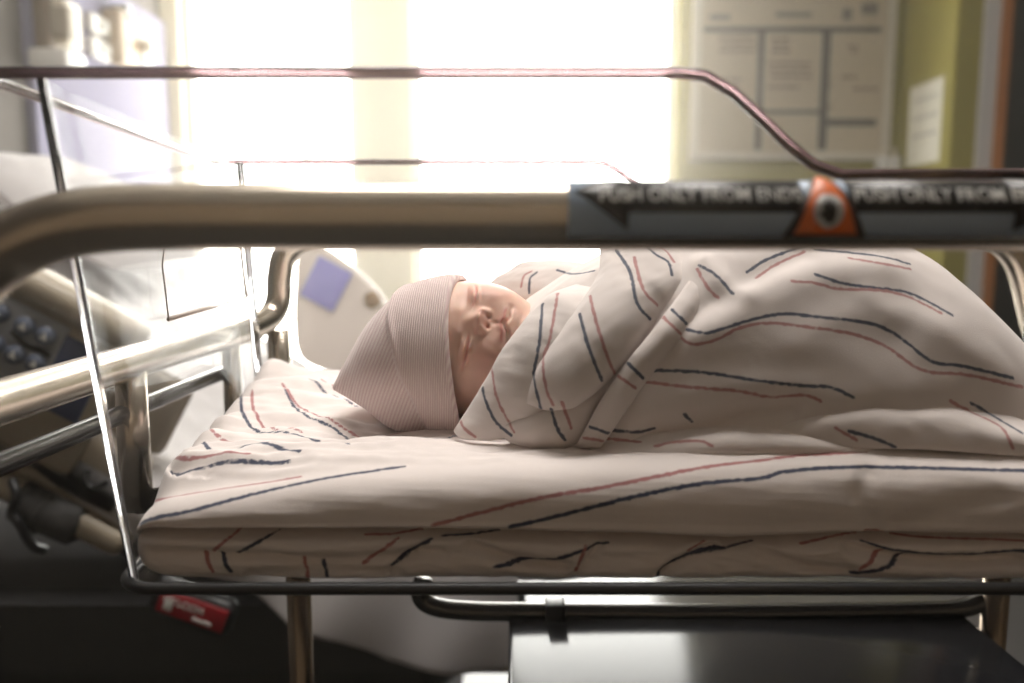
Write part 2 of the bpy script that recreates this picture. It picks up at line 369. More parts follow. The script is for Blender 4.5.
tb = wall_rect(122, 139, 13, 67, .07); o_ = empty('gas_regulator', (XL+.03, tb[0][1], tb[0][2]-tb[1][2]/2), 'tan medical gas regulator block between the white outlets', 'regulator')
obj('body', *box(*tb), mat('tan_regulator', (.40, .30, .20), .5), o_)
obj('knob', *cyl((XL+.09, tb[0][1]+.1, tb[0][2]), (XL+.14, tb[0][1]+.1, tb[0][2]), .028), CREAMP, o_)
obj('gauge', *cyl((XL+.04, tb[0][1], tb[0][2]+.1), (XL+.10, tb[0][1], tb[0][2]+.1), .03), DARKSTEEL, o_)
tw = P(190, 70, YB-.06)
th_ = empty('thermostat', (tw[0], YB, tw[2]), 'narrow cream control unit on the wall left of the window', 'wall control')
a_ = P(184, 22, YB-.04); b_ = P(199, 70, YB-.04)
# ------------------------------------------------------------------ hospital bed behind the bassinet
LINEN = add_noise(mat('white_linen', (0.56, 0.54, 0.54), 0.9), 20, 0.03)
LINEN.node_tree.nodes['Principled BSDF'].inputs['Sheen Weight'].default_value = .2
bed = empty('hospital_bed', (-.45, 1.45, ZF), 'hospital bed with white linen and a raised head behind the bassinet', 'bed')
ang = math.radians(35)
def profile_pt(s):            # bed surface along X from the foot (s=0) to the raised head
    foot = np.array([0.60, -.33]); piv = np.array([-.42, -.33]); L0 = foot[0]-piv[0]
    if s < L0: return foot+np.array([-s, 0])
    return piv+(s-L0)*np.array([-math.cos(ang), math.sin(ang)])
S = np.linspace(0, 1.02+.72, 200); YY = np.linspace(1.02, 1.92, 110)
pp = np.array([profile_pt(s) for s in S]); k_ = np.ones(15)/15
pp = np.stack([np.convolve(np.pad(pp[:, i], 7, mode='edge'), k_, 'valid') for i in (0, 1)], 1)
G = np.zeros((110, 200, 3)); G[..., 0] = pp[None, :, 0]; G[..., 2] = pp[None, :, 1]; G[..., 1] = YY[:, None]
nzv = .012*nz3(G*np.array([1, .6, 1]), 9, 5)+.006*nz3(G, 28, 6); G[..., 2] += nzv
edge_ = np.minimum(YY-YY[0], YY[-1]-YY); G[..., 2] -= (.05*(1-sstep(edge_, 0, .07)))[:, None]
top = G.reshape(-1, 3)
bot = top-np.array([0, 0, .06]); nu, nv = 200, 110
Fa = gridfaces(nv, nu); ring = list(range(nu))+[i*nu+nu-1 for i in range(1, nv)]+[(nv-1)*nu+j for j in range(nu-2, -1, -1)]+[i*nu for i in range(nv-2, 0, -1)]
obj('mattress', np.vstack([top, bot]), Fa+[tuple(i+nu*nv for i in f[::-1]) for f in Fa]+[(ring[k], ring[(k+1) % len(ring)], ring[(k+1) % len(ring)]+nu*nv, ring[k]+nu*nv)[::-1] for k in range(len(ring))], LINEN, bed)
# the sheet hanging over the near side, its hem rising to the foot
hx = np.linspace(-.40, .008, 90); rows = []
for k, t in enumerate(np.linspace(0, 1, 26)):
    r_ = []
    for x in hx:
        zb_ = np.interp(x, [-.40, -.352, -.29, -.225, -.165, -.088, 0], [-.42, -.44, -.49, -.515, -.545, -.555, -.562]); z0 = -.36
        r_.append((x, 1.005-.02*math.sin(t*1.6)+.010*math.sin(x*38+t*2)*t, z0+(zb_-z0)*t))
    rows.append(r_)
G = np.array(rows); Va = G.reshape(-1, 3); Vb = Va+np.array([0, .004, 0]); nu, nv = 90, 26
Fa = gridfaces(nv, nu); ring = list(range(nu))+[i*nu+nu-1 for i in range(1, nv)]+[(nv-1)*nu+j for j in range(nu-2, -1, -1)]+[i*nu for i in range(nv-2, 0, -1)]
obj('hanging_sheet', np.vstack([Va, Vb]), Fa+[tuple(i+nu*nv for i in f[::-1]) for f in Fa]+[(ring[k], ring[(k+1) % len(ring)], ring[(k+1) % len(ring)]+nu*nv, ring[k]+nu*nv)[::-1] for k in range(len(ring))], LINEN, bed)
obj('bed_frame', *join(slab(-1.3, .02, 1.06, 1.12, -.60, -.50), slab(-1.3, .02, 1.80, 1.86, -.60, -.50), slab(-1.3, -1.24, 1.06, 1.86, -.60, -.50), slab(-.5, -.4, 1.12, 1.80, -.60, -.50)), PLASTIC2, bed, False)
obj('base', *join(box((-.66, 1.42, -.70), (1.12, .62, .46), .05)), PLASTIC2, bed)
for (x, y) in ((-1.05, 1.2), (-.2, 1.2), (-1.05, 1.65), (-.2, 1.65)):
    cs = obj('caster', *join(cyl((x, y-.02, ZF+.05), (x, y+.02, ZF+.05), .05, 24)), BLACK, bed)
    obj('fork', *join(slab(x-.015, x+.015, y-.035, y-.025, ZF+.04, ZF+.14), slab(x-.015, x+.015, y+.025, y+.035, ZF+.04, ZF+.14), slab(x-.015, x+.015, y-.035, y+.035, ZF+.13, ZF+.15)), DARKSTEEL, cs, False)
th = math.radians(28.6); RT = np.array([[math.cos(th), 0, math.sin(th)], [0, 1, 0], [-math.sin(th), 0, math.cos(th)]])
def tilted(org, parts):       # parts in a frame whose x axis runs down the raised back rest
    V, f = join(*parts); return V@RT.T+org, f
O1 = P(26, 326, 1.0)
def rbox(x0, x1, z0, z1, y0, y1, bev=.01): return box(((x0+x1)/2, (y0+y1)/2, (z0+z1)/2), (x1-x0, y1-y0, z1-z0), bev)
sr = obj('side_rail', *tilted(O1, [rbox(-.5, .125, -.16, .03, .0, .035, .012), rbox(-.5, .13, .028, .068, -.012, .05, .015)]), PLASTIC, bed)
obj('control_panel', *tilted(O1, [rbox(-.13, .052, -.085, .024, -.004, .004, .003)]), mat('panel_grey', (.30, .31, .33), .4), sr)
obj('display_label', *tilted(O1, [rbox(.05, .11, -.085, .015, -.004, .004, .003)]), NAVY, sr)
for k, (px, py) in enumerate(((26, 326), (47, 336), (16, 354), (37, 363), (0, 313), (-4, 344))):
    c = RT.T@(P(px, py, .995)-O1)
    bt = obj('button', *tilted(O1, [cyl((c[0], -.012, c[2]), (c[0], 0, c[2]), .0125, 24)]), BUTTON, sr)
    tri = np.array([(c[0]-.005, -.0135, c[2]-.004), (c[0]+.005, -.0135, c[2]-.004), (c[0], -.0135, c[2]+.006), (c[0]-.005, -.0115, c[2]-.004), (c[0]+.005, -.0115, c[2]-.004), (c[0], -.0115, c[2]+.006)])
    obj('arrow_mark', *tilted(O1, [(tri, [(0, 1, 2), (5, 4, 3), (0, 3, 4, 1), (1, 4, 5, 2), (2, 5, 3, 0)])]), BTNWHITE, bt, False)
obj('bed_outline_mark', *tube(catmull(PS([(12, 331, .994), (20, 340, .994), (30, 347, .994), (40, 350, .994), (50, 356, .994)])), .0035), BLACK, sr)
O2 = P(0, 430, 1.02)
lr = obj('side_panel', *tilted(O2, [rbox(-.3, .19, -.05, .05, 0, .04, .015), rbox(-.3, .21, -.085, -.05, -.01, .05, .012), rbox(-.3, .19, .05, .16, .03, .05, .012)]), PLASTIC, bed)
obj('printed_text', *tilted(O2, [rbox(.02+(k % 2)*.003, .085-(k % 3)*.008, .024-k*.0095, .0275-k*.0095, -.0015, .002, 0) for k in range(5)]), mat('faded_print', (.18, .16, .14), .6), lr, False)
obj('hook', *tube(catmull(PS([(88, 470, 1.005), (86, 480, 1.0), (92, 488, .998), (100, 486, .998), (108, 482, 1.0)])), .004), BLACK, lr)
obj('actuator', *join(tube([P(22, 500, 1.03), P(50, 512, 1.03), P(78, 524, 1.03), P(84, 527, 1.03)], [.030, .030, .030, .022], n=28), tube([P(45, 510, 1.03), P(49, 512, 1.03)], .033, n=28)), PLASTIC2, bed)
obj('cable', *tube(catmull(PS([(12, 480, 1.0), (16, 495, .99), (12, 512, .99), (20, 525, .99), (32, 545, 1.0), (44, 550, 1.02)])), .006), BLACK, bed)
obj('lower_rail', *tube([P(70, 512, 1.06), P(150, 560, 1.06)], .012), PLASTIC2, bed)
# far side rail seen past the baby's hat
O3 = P(335, 290, 1.82); yy3 = 1.82
out = [(296, 330), (297, 280), (300, 252), (312, 243), (330, 250), (355, 268), (378, 290), (392, 315), (395, 345), (380, 372), (340, 372), (305, 360)]
oc = catmull([P(x, y, yy3) for x, y in out], 5, True); n_ = len(oc); ctr = oc.mean(0)
def ringpts(s, dy): q = ctr+(oc-ctr)*s; q = q.copy(); q[:, 1] = yy3+dy; return q
hole = P(371, 300, yy3)
Vr = [ringpts(.94, -.02), ringpts(1, -.012), ringpts(1, .012), ringpts(.94, .02)]
Fr = []
for a in range(3): Fr += [(a*n_+k, a*n_+(k+1) % n_, (a+1)*n_+(k+1) % n_, (a+1)*n_+k) for k in range(n_)]
Fr += [tuple(range(n_))[::-1], tuple(3*n_+k for k in range(n_))]
fr = obj('side_rail', np.vstack(Vr), Fr, mat('pale_rail_plastic', (.62, .55, .50), .5), bed); sharp(fr)
fr['label'] = 'pale far side rail with lilac label'
c = P(326, 284, yy3-.024); obj('display_label', *box(c, (.085, .006, .10), .004, RT), LILAC, fr)
c = P(372, 300, yy3-.024); obj('grip_hole', *cyl(c, c+np.array([0, .01, 0]), .02, 24), mat('grip_brown', (.22, .13, .06), .7), fr)
# pillow on the raised end
pl = []
for i, v in enumerate(np.linspace(-1, 1, 40)):
    for j, u in enumerate(np.linspace(-1, 1, 50)):
        e = max(0, (1-abs(u)**3.2)*(1-abs(v)**3.2))**.5; pl.append((u*.17*(1-.06*v*v), v*.22*(1-.05*u*u), .07*e))
pl = np.array(pl); low = pl.copy(); low[:, 2] *= -.5
cr = math.radians(35); RP = np.array([[math.cos(cr), 0, math.sin(cr)], [0, 1, 0], [-math.sin(cr), 0, math.cos(cr)]])
Vp = np.vstack([pl, low]); Vp[:, 2] += .006*nz3(Vp, 18, 9); Vp = Vp@RP.T+np.array([-.84, 1.62, .055])
pw = obj('pillow', Vp, gridfaces(40, 50)+[tuple(i+2000 for i in f[::-1]) for f in gridfaces(40, 50)], LINEN, None)
tag(pw, 'white pillow on the raised head of the hospital bed', 'pillow')
# red labelled device under the basket
O4 = P(190, 610, .98)
rd = empty('bed_controller', tuple(O4-np.array([0, 0, .05])), 'black device with a red label hanging under the bed edge', 'controller')
th2 = math.radians(21); RT2 = np.array([[math.cos(th2), 0, math.sin(th2)], [0, 1, 0], [-math.sin(th2), 0, math.cos(th2)]])
def til2(parts): V, f = join(*parts); return V@RT2.T+O4, f
obj('housing', *til2([rbox(-.056, .056, -.026, .024, 0, .03, .012)]), BLACK, rd)
lb = obj('label', *til2([rbox(-.042, .048, -.016, .016, -.0015, .001, .001)]), LABELRED, rd)
obj('hand_mark', *til2([rbox(-.034, -.022, -.010, .004, -.003, -.001, .001)]+[rbox(-.036+k*.0042, -.0335+k*.0042, .002, .011-abs(k-1.5)*.0015, -.003, -.001, .0004) for k in range(4)]), BTNWHITE, lb)

def text_mesh(s, size, xs=1.0, ext=0.0003, weight=0.0):
    cu = bpy.data.curves.new('t', 'FONT'); cu.body = s; cu.size = size; cu.extrude = ext; cu.offset = weight; cu.align_x = 'LEFT'; cu.resolution_u = 3
    o = bpy.data.objects.new('t', cu); sc.collection.objects.link(o); dg = bpy.context.evaluated_depsgraph_get()
    me = bpy.data.meshes.new_from_object(o.evaluated_get(dg)); bpy.data.objects.remove(o)
    V = np.array([v.co[:] for v in me.vertices]); Fc = [tuple(p.vertices) for p in me.polygons]; bpy.data.meshes.remove(me)
    V[:, 0] -= V[:, 0].min(); V[:, 0] *= xs; return V, Fc
V, f_ = text_mesh('LCOM', .013, 1.0, .0004, .0003); V = np.stack([V[:, 0]-.018, -.002-V[:, 2], V[:, 1]+.000], 1); obj('lettering', *til2([(V, f_)]), BTNWHITE, lb, False)
obj('underline_mark', *til2([rbox(.006, .032, -.011, -.007, -.003, -.001, .0005)]), BTNWHITE, lb, False)

# ------------------------------------------------------------------ bassinet cart (steel tube frame, cabinet)
cart = empty('bassinet_cart', (.12, .55, ZF), 'steel tube bassinet cart with push rails, warning labels and grey cabinet', 'bassinet cart')
YN, YFAR, RZ, RR = .30, .80, .0105, .0125
def side(y, s, far=False):      # a side rail with both ends bending down, s = direction towards the basket
    L = [(.530, y+s*.07, -.120), (.528, y+s*.035, -.112), (.524, y+s*.012, -.090), (.519, y+s*.003, -.060), (.513, y, -.035), (.503, y, -.014), (.488, y, .001), (.470, y, .0085), (.448, y, RZ)]
    R = [(-.145, y, .0100), (-.167, y, .0070), (-.187, y, -.0005), (-.204, y+s*.001, -.013), (-.220, y+s*.006, -.032), (-.238, y+s*.016, -.056), (-.256, y+s*.035, -.073), (-.268, y+s*.07, -.081)]
    if far: R = [(-.175, y, RZ), (-.198, y, .0085), (-.216, y, .001), (-.228, y, -.012), (-.233, y, -.032), (-.235, y, -.055), (-.240, y-.010, -.070), (-.248, y-.035, -.078), (-.256, y-.07, -.081)]
    return L+[(.40, y, RZ), (.3, y, RZ), (.2, y, RZ), (.1, y, RZ), (0, y, RZ), (-.06, y, RZ), (-.11, y, RZ)]+R
pts = side(YN, 1)+[(-.272, .45, -.083), (-.272, .55, -.083), (-.266, .65, -.082)]+side(YFAR, -1, True)[::-1]+[(.53, .6, -.121), (.53, .5, -.121)]
rail = obj('push_rail', *tube(catmull(pts, 10, True), RR, True, 32), STEEL, cart)
obj('support_rail', *tube(catmull([(-.272, .36, -.115), (-.275, .5, -.118), (-.272, .66, -.118), (-.268, .74, -.118)], 8), .0065), DARKSTEEL, cart)
for (x, y, r) in ((-.272, .56, .011), (-.258, .725, .008), (-.236, .80, .0115)):
    obj('upright', *join(cyl((x, y, -.085), (x, y, -.19), r)), STEEL, cart)
# carrier ring under the basket and posts
def skew(q):          # the head end stands a little askew
    q = q.copy(); q[:, 0] -= .10*(q[:, 1]-.39)*np.clip((.3-q[:, 0])/.5, 0, 1); return q
def rrect(x0, x1, y0, y1, r, n=8):
    P_ = []
    for (cx, cy_, a0) in ((x1-r, y1-r, 0), (x0+r, y1-r, 90), (x0+r, y0+r, 180), (x1-r, y0+r, 270)):
        for k in range(n+1):
            a = math.radians(a0+90*k/n); P_.append((cx+r*math.cos(a), cy_+r*math.sin(a)))
    return np.array(P_)
zbk = Zof(590, .388)
ZB = zbk
q = skew(rrect(-.200, .472, .383, .722, .018)); obj('carrier_ring', *tube(np.column_stack([q, np.full(len(q), ZB+.0030)]), .0032, True), RINGM, cart)
for (x, y) in ((-.185, .66), (.42, .66), (.44, .43)):
    obj('post', *join(cyl((x, y, ZB-.012), (x, y, ZF+.12), .0105, 20)), mat('post_bronze_steel', (.26, .21, .16), .25, 1.0), cart)
for a_, b_, r_ in (((-.185, .66, -.82), (.42, .66, -.82), .009), ((-.272, .56, -.185), (-.200, .56, ZB-.004), .009), ((-.262, .73, -.185), (-.215, .70, ZB-.004), .007)): obj('cross_brace', *cyl(a_, b_, r_), DARKSTEEL, cart)
for (x, y) in ((-.185, .66), (.42, .66), (.44, .43)):
    ww = obj('caster', *cyl((x, y-.014, ZF+.045), (x, y+.014, ZF+.045), .045, 28), BLACK, cart)
    obj('fork', *join(slab(x-.012, x+.012, y-.022, y-.016, ZF+.04, ZF+.12), slab(x-.012, x+.012, y+.016, y+.022, ZF+.04, ZF+.12), slab(x-.014, x+.014, y-.022, y+.022, ZF+.105, ZF+.13)), DARKSTEEL, ww, False)
ZT = Zof(622, .665)
cb = obj('cabinet', *box((.197, .515, (ZT+(-.86))/2), (.395, .30, ZT+.86), .012, seg=4), CABINET, cart)
obj('cabinet_top', *box((.197, .515, ZT+.003), (.40, .31, .008), .004, seg=3), CABINET, cart)
obj('drawer', *box((.197, .363, ZT-.10), (.36, .012, .15), .004), PLASTIC2, cart)
obj('door', *box((.197, .363, -.62), (.36, .012, .36), .004), PLASTIC2, cart)
zp = Zof(609, .665)
pb = obj('push_bar', *tube(catmull(PS([(424, 578, .665), (420, 590, .665), (424, 601, .665), (440, 608, .665), (470, 611, .665), (520, 612, .665), (700, 613, .665), (900, 611, .665), (955, 609, .665), (980, 602, .665), (992, 592, .665), (994, 578, .665)]), 8), .0082, n=20), DARKSTEEL, cart)
c = P(555, 613, .663); obj('clamp', *join(box(c+np.array([0, 0, 0]), (.017, .020, .022), .002), box(c+np.array([0, .004, -.014]), (.014, .010, .012), .002)), BLACK, pb)
# warning labels wrapped on the near rail
RS = RR+.0006
def wrap(V2, f2, r=RS):       # (x along the rail, height along the wrap, lift) -> on the tube
    a = V2[:, 1]/RR; rr_ = r+V2[:, 2]
    return np.column_stack([V2[:, 0], YN-rr_*np.cos(a), RZ+rr_*np.sin(a)]), f2
def flat(poly_grid, th=.0002): pass
def strip(x0, x1, a0, a1, r, nx=2, na=20, th=.0003):
    V = []
    for rr_ in (r, r-th):
        for i in range(na+1):
            a = math.radians(a0+(a1-a0)*i/na)
            for j in range(nx+1): V.append((x0+(x1-x0)*j/nx, YN-rr_*math.cos(a), RZ+rr_*math.sin(a)))
    V = np.array(V); w_, h = nx+1, na+1; Fa = gridfaces(h, w_); n_ = w_*h
    ring = list(range(w_))+[i*w_+w_-1 for i in range(1, h)]+[(h-1)*w_+j for j in range(w_-2, -1, -1)]+[i*w_ for i in range(h-2, 0, -1)]
    return V, [f[::-1] for f in Fa]+[tuple(i+n_ for i in f) for f in Fa]+[(ring[k], ring[(k+1) % len(ring)], ring[(k+1) % len(ring)]+n_, ring[k]+n_) for k in range(len(ring))]
def wpoly(fx, a0, a1, r, na=20, th=.0003):      # shape whose x range depends on the angle
    V = []
    for rr_ in (r, r-th):
        for i in range(na+1):
            d = a0+(a1-a0)*i/na; a = math.radians(d); l, h_ = fx(d)
            for x in (l, (l+h_)/2, h_): V.append((x, YN-rr_*math.cos(a), RZ+rr_*math.sin(a)))
    V = np.array(V); w_, h = 3, na+1; Fa = gridfaces(h, w_); n_ = w_*h
    ring = list(range(w_))+[i*w_+w_-1 for i in range(1, h)]+[(h-1)*w_+j for j in range(w_-2, -1, -1)]+[i*w_ for i in range(h-2, 0, -1)]
    return V, [f[::-1] for f in Fa]+[tuple(i+n_ for i in f) for f in Fa]+[(ring[k], ring[(k+1) % len(ring)], ring[(k+1) % len(ring)]+n_, ring[k]+n_) for k in range(len(ring))]
def RX(px): return (px-512)/F*(YN-RR)
lab = obj('warning_label', *strip(RX(568), RX(1100), -36, 120, RS), LABELGREY, rail)
A0 = 40
def arrow(tip, neck, tail):
    def head(d):
        t = abs(d-A0)/64; return (tip+(neck-tip)*t, neck+(1e-5 if tip < neck else -1e-5)) if tip < neck else (neck, tip+(neck-tip)*t)
    return [wpoly(head, A0-63, A0+63, RS+.0003, 30), strip(min(neck, tail)-.0001, max(neck, tail)+.0001, A0-36, A0+36, RS+.0003)]
obj('arrow_mark', *join(*arrow(RX(574), RX(627), RX(800))), LABELBLACK, lab)
obj('arrow_mark', *join(*arrow(RX(1110), RX(1008), RX(846))), LABELBLACK, lab)
def tri_fn(d): t = (d+34)/(88+34); cx = RX(822); hw = (RX(862)-RX(783))/2*(1-t)+.0008; return cx-hw, cx+hw
obj('triangle_mark', *wpoly(lambda d: tri_fn(d), -34, 88, RS+.0010, 30), mat('triangle_border_dark', (.05, .03, .02), .4), lab)
def tri_fn2(d): t = (d+28)/(84+28); cx = RX(822); hw = (RX(852)-RX(792))/2*(1-t)+.0004; return cx-hw, cx+hw
obj('triangle_mark', *wpoly(lambda d: tri_fn2(d), -28, 84, RS+.0014, 30), LABELORANGE, lab)
def disc(cx, a0, r, lift):
    def fn(d):
        h = math.sqrt(max(0, r*r-(math.radians(d-a0)*RR)**2))+1e-5; return cx-h, cx+h
    da = math.degrees(r/RR); return wpoly(fn, a0-da*.999, a0+da*.999, RS+lift, 28)
obj('circle_mark', *disc(RX(823), 6, .0053, .0018), mat('sticker_white', (.62, .62, .60), .5), lab)
hand = [disc(RX(823), 0, .0024, .0022)]
for k, (dx, h0) in enumerate(((-.0020, 17), (-.0007, 21), (.0007, 20), (.0020, 15))): hand.append(strip(RX(823)+dx-.0005, RX(823)+dx+.0005, 0, h0, RS+.0022, 1, 4))
hand.append(strip(RX(823)-.0036, RX(823)-.0020, -2, 4, RS+.0022, 1, 3))
obj('hand_mark', *join(*hand), LABELBLACK, lab)
for px, m_ in ((599, 1), (851, 1)):
    V, f_ = text_mesh('PUSH ONLY FROM ENDS', .0074, 1.0, .0001, .00003); sx = (RX(798)-RX(599))/V[:, 0].max()
    V[:, 0] = V[:, 0]*sx+RX(px); a_c = math.radians(33)*RR; V[:, 1] = (V[:, 1]-.0026)+a_c
    obj('lettering', *wrap(V, f_, RS+.0007), BTNWHITE, lab, False)

# ------------------------------------------------------------------ clear basket
ZLOWPX = 176
bk = empty('bassinet_basket', (.16, .55, ZB), 'clear acrylic bassinet basket resting in the steel frame', 'bassinet basket')
ZR = Zof(75, .362); ZLOW = Zof(ZLOWPX, .362)
xs0, xs1 = P(690, 0, .362)[0], P(858, 0, .362)[0]
def rimz(x): t = np.clip((x-xs0)/(xs1-xs0), 0, 1); return ZR+(ZLOW-ZR)*(t*t*(3-2*t))
def section(t, off=0.0):       # t 0 bottom .. 1 top
    q = rrect(-.199-.018*t+off, .467+.02*t-off, .388-.026*t+off, .716+.026*t-off, .016-off*.8, 8)
    return skew(q)
def densify(q, n=6):
    out = []
    for i in range(len(q)):
        a, b = q[i], q[(i+1) % len(q)]; k = max(1, int(np.linalg.norm(b-a)/.01))
        for j in range(k): out.append(a+(b-a)*j/k)
    return np.array(out)
base = densify(section(0)); K = None
def shell(off):
    q0 = section(0, off); q1 = section(1, off); out0 = []; out1 = []
    for i in range(len(q0)):
        j = (i+1) % len(q0); k = max(1, int(np.linalg.norm(q0[j]-q0[i])/.012)) if off == 0 else KS[i]
        if off == 0: KS.append(k)
        for t in range(k): out0.append(q0[i]+(q0[j]-q0[i])*t/k); out1.append(q1[i]+(q1[j]-q1[i])*t/k)
    return np.array(out0), np.array(out1)
KS = []
o0, o1 = shell(0); i0, i1 = shell(.0035); n_ = len(o0); LV = 12; V = []
for (a, b, zb_) in ((o0, o1, ZB), (i0, i1, ZB+.0035)):
    for l in range(LV+1):
        t = l/LV
        for k in range(n_):
            zr = rimz(b[k][0]); tt = t*(zr-ZB)/(ZR-ZB); p = a[k]*(1-tt)+b[k]*tt; V.append((p[0], p[1], zb_+(zr-zb_)*t))
Fc = gridfaces(LV+1, n_, 0, True); o_in = (LV+1)*n_; Fc += [tuple(i+o_in for i in f[::-1]) for f in Fc]
for k in range(n_): j = (k+1) % n_; Fc.append((LV*n_+k, LV*n_+j, o_in+LV*n_+j, o_in+LV*n_+k))
Fc += [tuple(range(n_))[::-1], tuple(o_in+k for k in range(n_))]
tray = obj('tray', V, Fc, ACRYLIC, bk); sharp(tray, 50)
rimp = np.array([V[LV*n_+k] for k in range(n_)]); ro = rimp.copy(); cxy = np.array([.18, .55])
hw = np.clip((-.17-rimp[:, 0])/.03, 0, 1); ro[:, 0] -= .022*hw; ro[:, 2] += .001
rim = obj('rim', *tube(ro, .0034, True, 12, .8), RIMG, bk)
VF = np.vstack([rimp+[0, 0, .001], ro, rimp-[0, 0, .002], ro-[0, 0, .002]]); FF = []
for k in range(n_):
    j = (k+1) % n_
    if hw[k] > 0 or hw[j] > 0: FF += [(k, j, n_+j, n_+k), (2*n_+k, 3*n_+k, 3*n_+j, 2*n_+j)]
obj('rim_flange', VF, FF, ACRYLIC, bk)
for (sx, sy) in ((0, 0), (0, 1), (1, 0), (1, 1)):
    def cpt(t):
        q = section(t); i = (4 if sx else 13) if sy else (31 if sx else 22); return q[i]
    zt_ = rimz(.5 if sx else -.2); tm = (zt_-ZB)/(ZR-ZB); a, b = cpt(0), cpt(tm)
    obj('corner_edge', *tube([(a[0], a[1], ZB+.002), (b[0], b[1], zt_)], 0.0022 if not sy else .0035, n=12), GLASS, bk)
# card pocket on the head end
def XE(z, y=.55): t = (z-ZB)/(ZR-ZB); return -.199-.018*t-.10*(y-.39)+.0040
pz0, pz1 = -.045, .018; py0, py1 = .485, .690
def quad_slab(y0, y1, z0, z1, lift, th): 
    V = [(XE(z, y)+lift+l, y, z) for l in (0, th) for (y, z) in ((y0, z0), (y1, z0), (y1, z1), (y0, z1))]
    return np.array(V), [(0, 1, 2, 3), (7, 6, 5, 4), (0, 4, 5, 1), (1, 5, 6, 2), (2, 6, 7, 3), (3, 7, 4, 0)]
pk = obj('card_pocket', *quad_slab(py0, py1, pz0, pz1, .002, .002), ACRYLIC, bk, False)
GREYEDGE = mat('pocket_edge_grey', (.50, .42, .37), .4)
obj('pocket_edge', *join(tube([(XE(pz1, py1)+.004, py1, pz1), (XE(pz0, py1)+.004, py1, pz0)], .0014), tube([(XE(pz0, py1)+.004, py1, pz0), (XE(pz0, py0)+.004, py0, pz0)], .0014), tube([(XE(pz0, py0)+.004, py0, pz0), (XE(pz0+.03, py0)+.004, py0, pz0+.033), (XE(-.005, py0)+.004, py0+.006, pz0+.043), (XE(pz1, py0)+.004, py0+.004, pz1)], .0005)), GREYEDGE, pk)

# ------------------------------------------------------------------ bassinet mattress in its striped sheet
NX = 460
Xs = np.linspace(-.197, .460, NX)
def prof(x):
    px = 512+x/.39*F
    crease = np.interp(px, [120, 330, 440, 640, 740, 860, 1024, 1500], [535, 536, 536, 541, 545, 540, 541, 541])
    topy = np.interp(px, [120, 200, 330, 440, 560, 700, 860, 1024, 1500], [500, 486, 472, 466, 461, 455, 450, 454, 454])
    zc = Zof(crease, .392); zt_ = Zof(topy, .408); zb_ = ZB+.0038
    m = lambda a, b, t: a+(b-a)*t
    lift = .0035*math.exp(-((px-575)/45)**2)*0
    pts = [(.44, zb_), (.402, zb_), (.3940, zb_+.0008), (.3932, m(zb_, zc, .5)), (.3950, zc-.004), (.4085, zc+.001), (.3935, zc+.004), (.3925, m(zc, zt_, .25)), (.3925, m(zc, zt_, .48)), (.3960, m(zc, zt_, .73)), (.4035, m(zc, zt_, .91)), (.416, zt_-.0002), (.44, -.1140), (.47, -.1165), (.52, -.1180), (.58, -.1160), (.64, -.1125), (.69, -.1120), (.703, -.116), (.7075, -.13), (.7075, zb_+.005), (.69, zb_)]
    return pts
NP = 22
rings = np.array([catmull([(0, y, z) for y, z in prof(x)], 14) for x in Xs]); rings[..., 0] = Xs[:, None]
# round the left and right ends
zmid = ZB+.020
for i, x in enumerate(Xs):
    d = min(x-Xs[0], Xs[-1]-x)
    k = math.sqrt(max(0, 1-(1-min(1, d/.020))**2)); sgn = 1 if x > .2 else -1
    rings[i, :, 2] = zmid+(rings[i, :, 2]-zmid)*(.18+.82*k)
    cyv = .55; sq = .90+.10*math.sqrt(max(0, 1-(1-min(1, d/.035))**2)); 
    rings[i, :, 1] = cyv+(rings[i, :, 1]-cyv)*sq
R = rings
R0 = rings.copy(); R0[..., 0] -= .10*(R0[..., 1]-.39)*np.clip((.3-R0[..., 0])/.5, 0, 1); V0m = R0.reshape(-1, 3)
front = sstep(-R[..., 1], -.44, -.40)
topm = (R[..., 2] > -.125)*sstep(R[..., 1], .40, .43)*sstep(-R[..., 1], -.70, -.67)
Q = R*np.array([1, 1, 1])
A = nz3(Q*np.array([.45, 1.3, 1]), 100, 11)*.0022+nz3(Q*np.array([.55, 1.0, 1]), 42, 12)*.0028
left = sstep(-R[..., 0], .05, .16)
R[..., 2] += topm*(A*(1+.8*left)+.004*left*sstep(R[..., 1], .5, .66))
R[..., 2] += topm*.010*np.exp(-((R[..., 0]+.175)/.02)**2-((R[..., 1]-.675)/.02)**2)
B_ = nz3(Q*np.array([.5, 1, 1.6]), 36, 21)*.0011+nz3(Q*np.array([.6, 1, 2]), 90, 22)*.0004
R[..., 1] -= front*B_
low_ = front*sstep(-R[..., 2], -Zof(548, .392)-.004, -Zof(548, .392)+.004)
R[..., 1] -= low_*(nz3(Q*np.array([1.0, 1, .8]), 60, 31)*.0018+nz3(Q*np.array([1.2, 1, 2.2]), 110, 32)*.0009)
R[..., 2] += low_*nz3(Q, 45, 33)*.0012*sstep(R[..., 2], ZB+.006, ZB+.014)
R[..., 1] = np.maximum(R[..., 1], .3930-(R[..., 2]-ZB)*.08)
R[..., 0] -= .10*(R[..., 1]-.39)*np.clip((.3-R[..., 0])/.5, 0, 1)
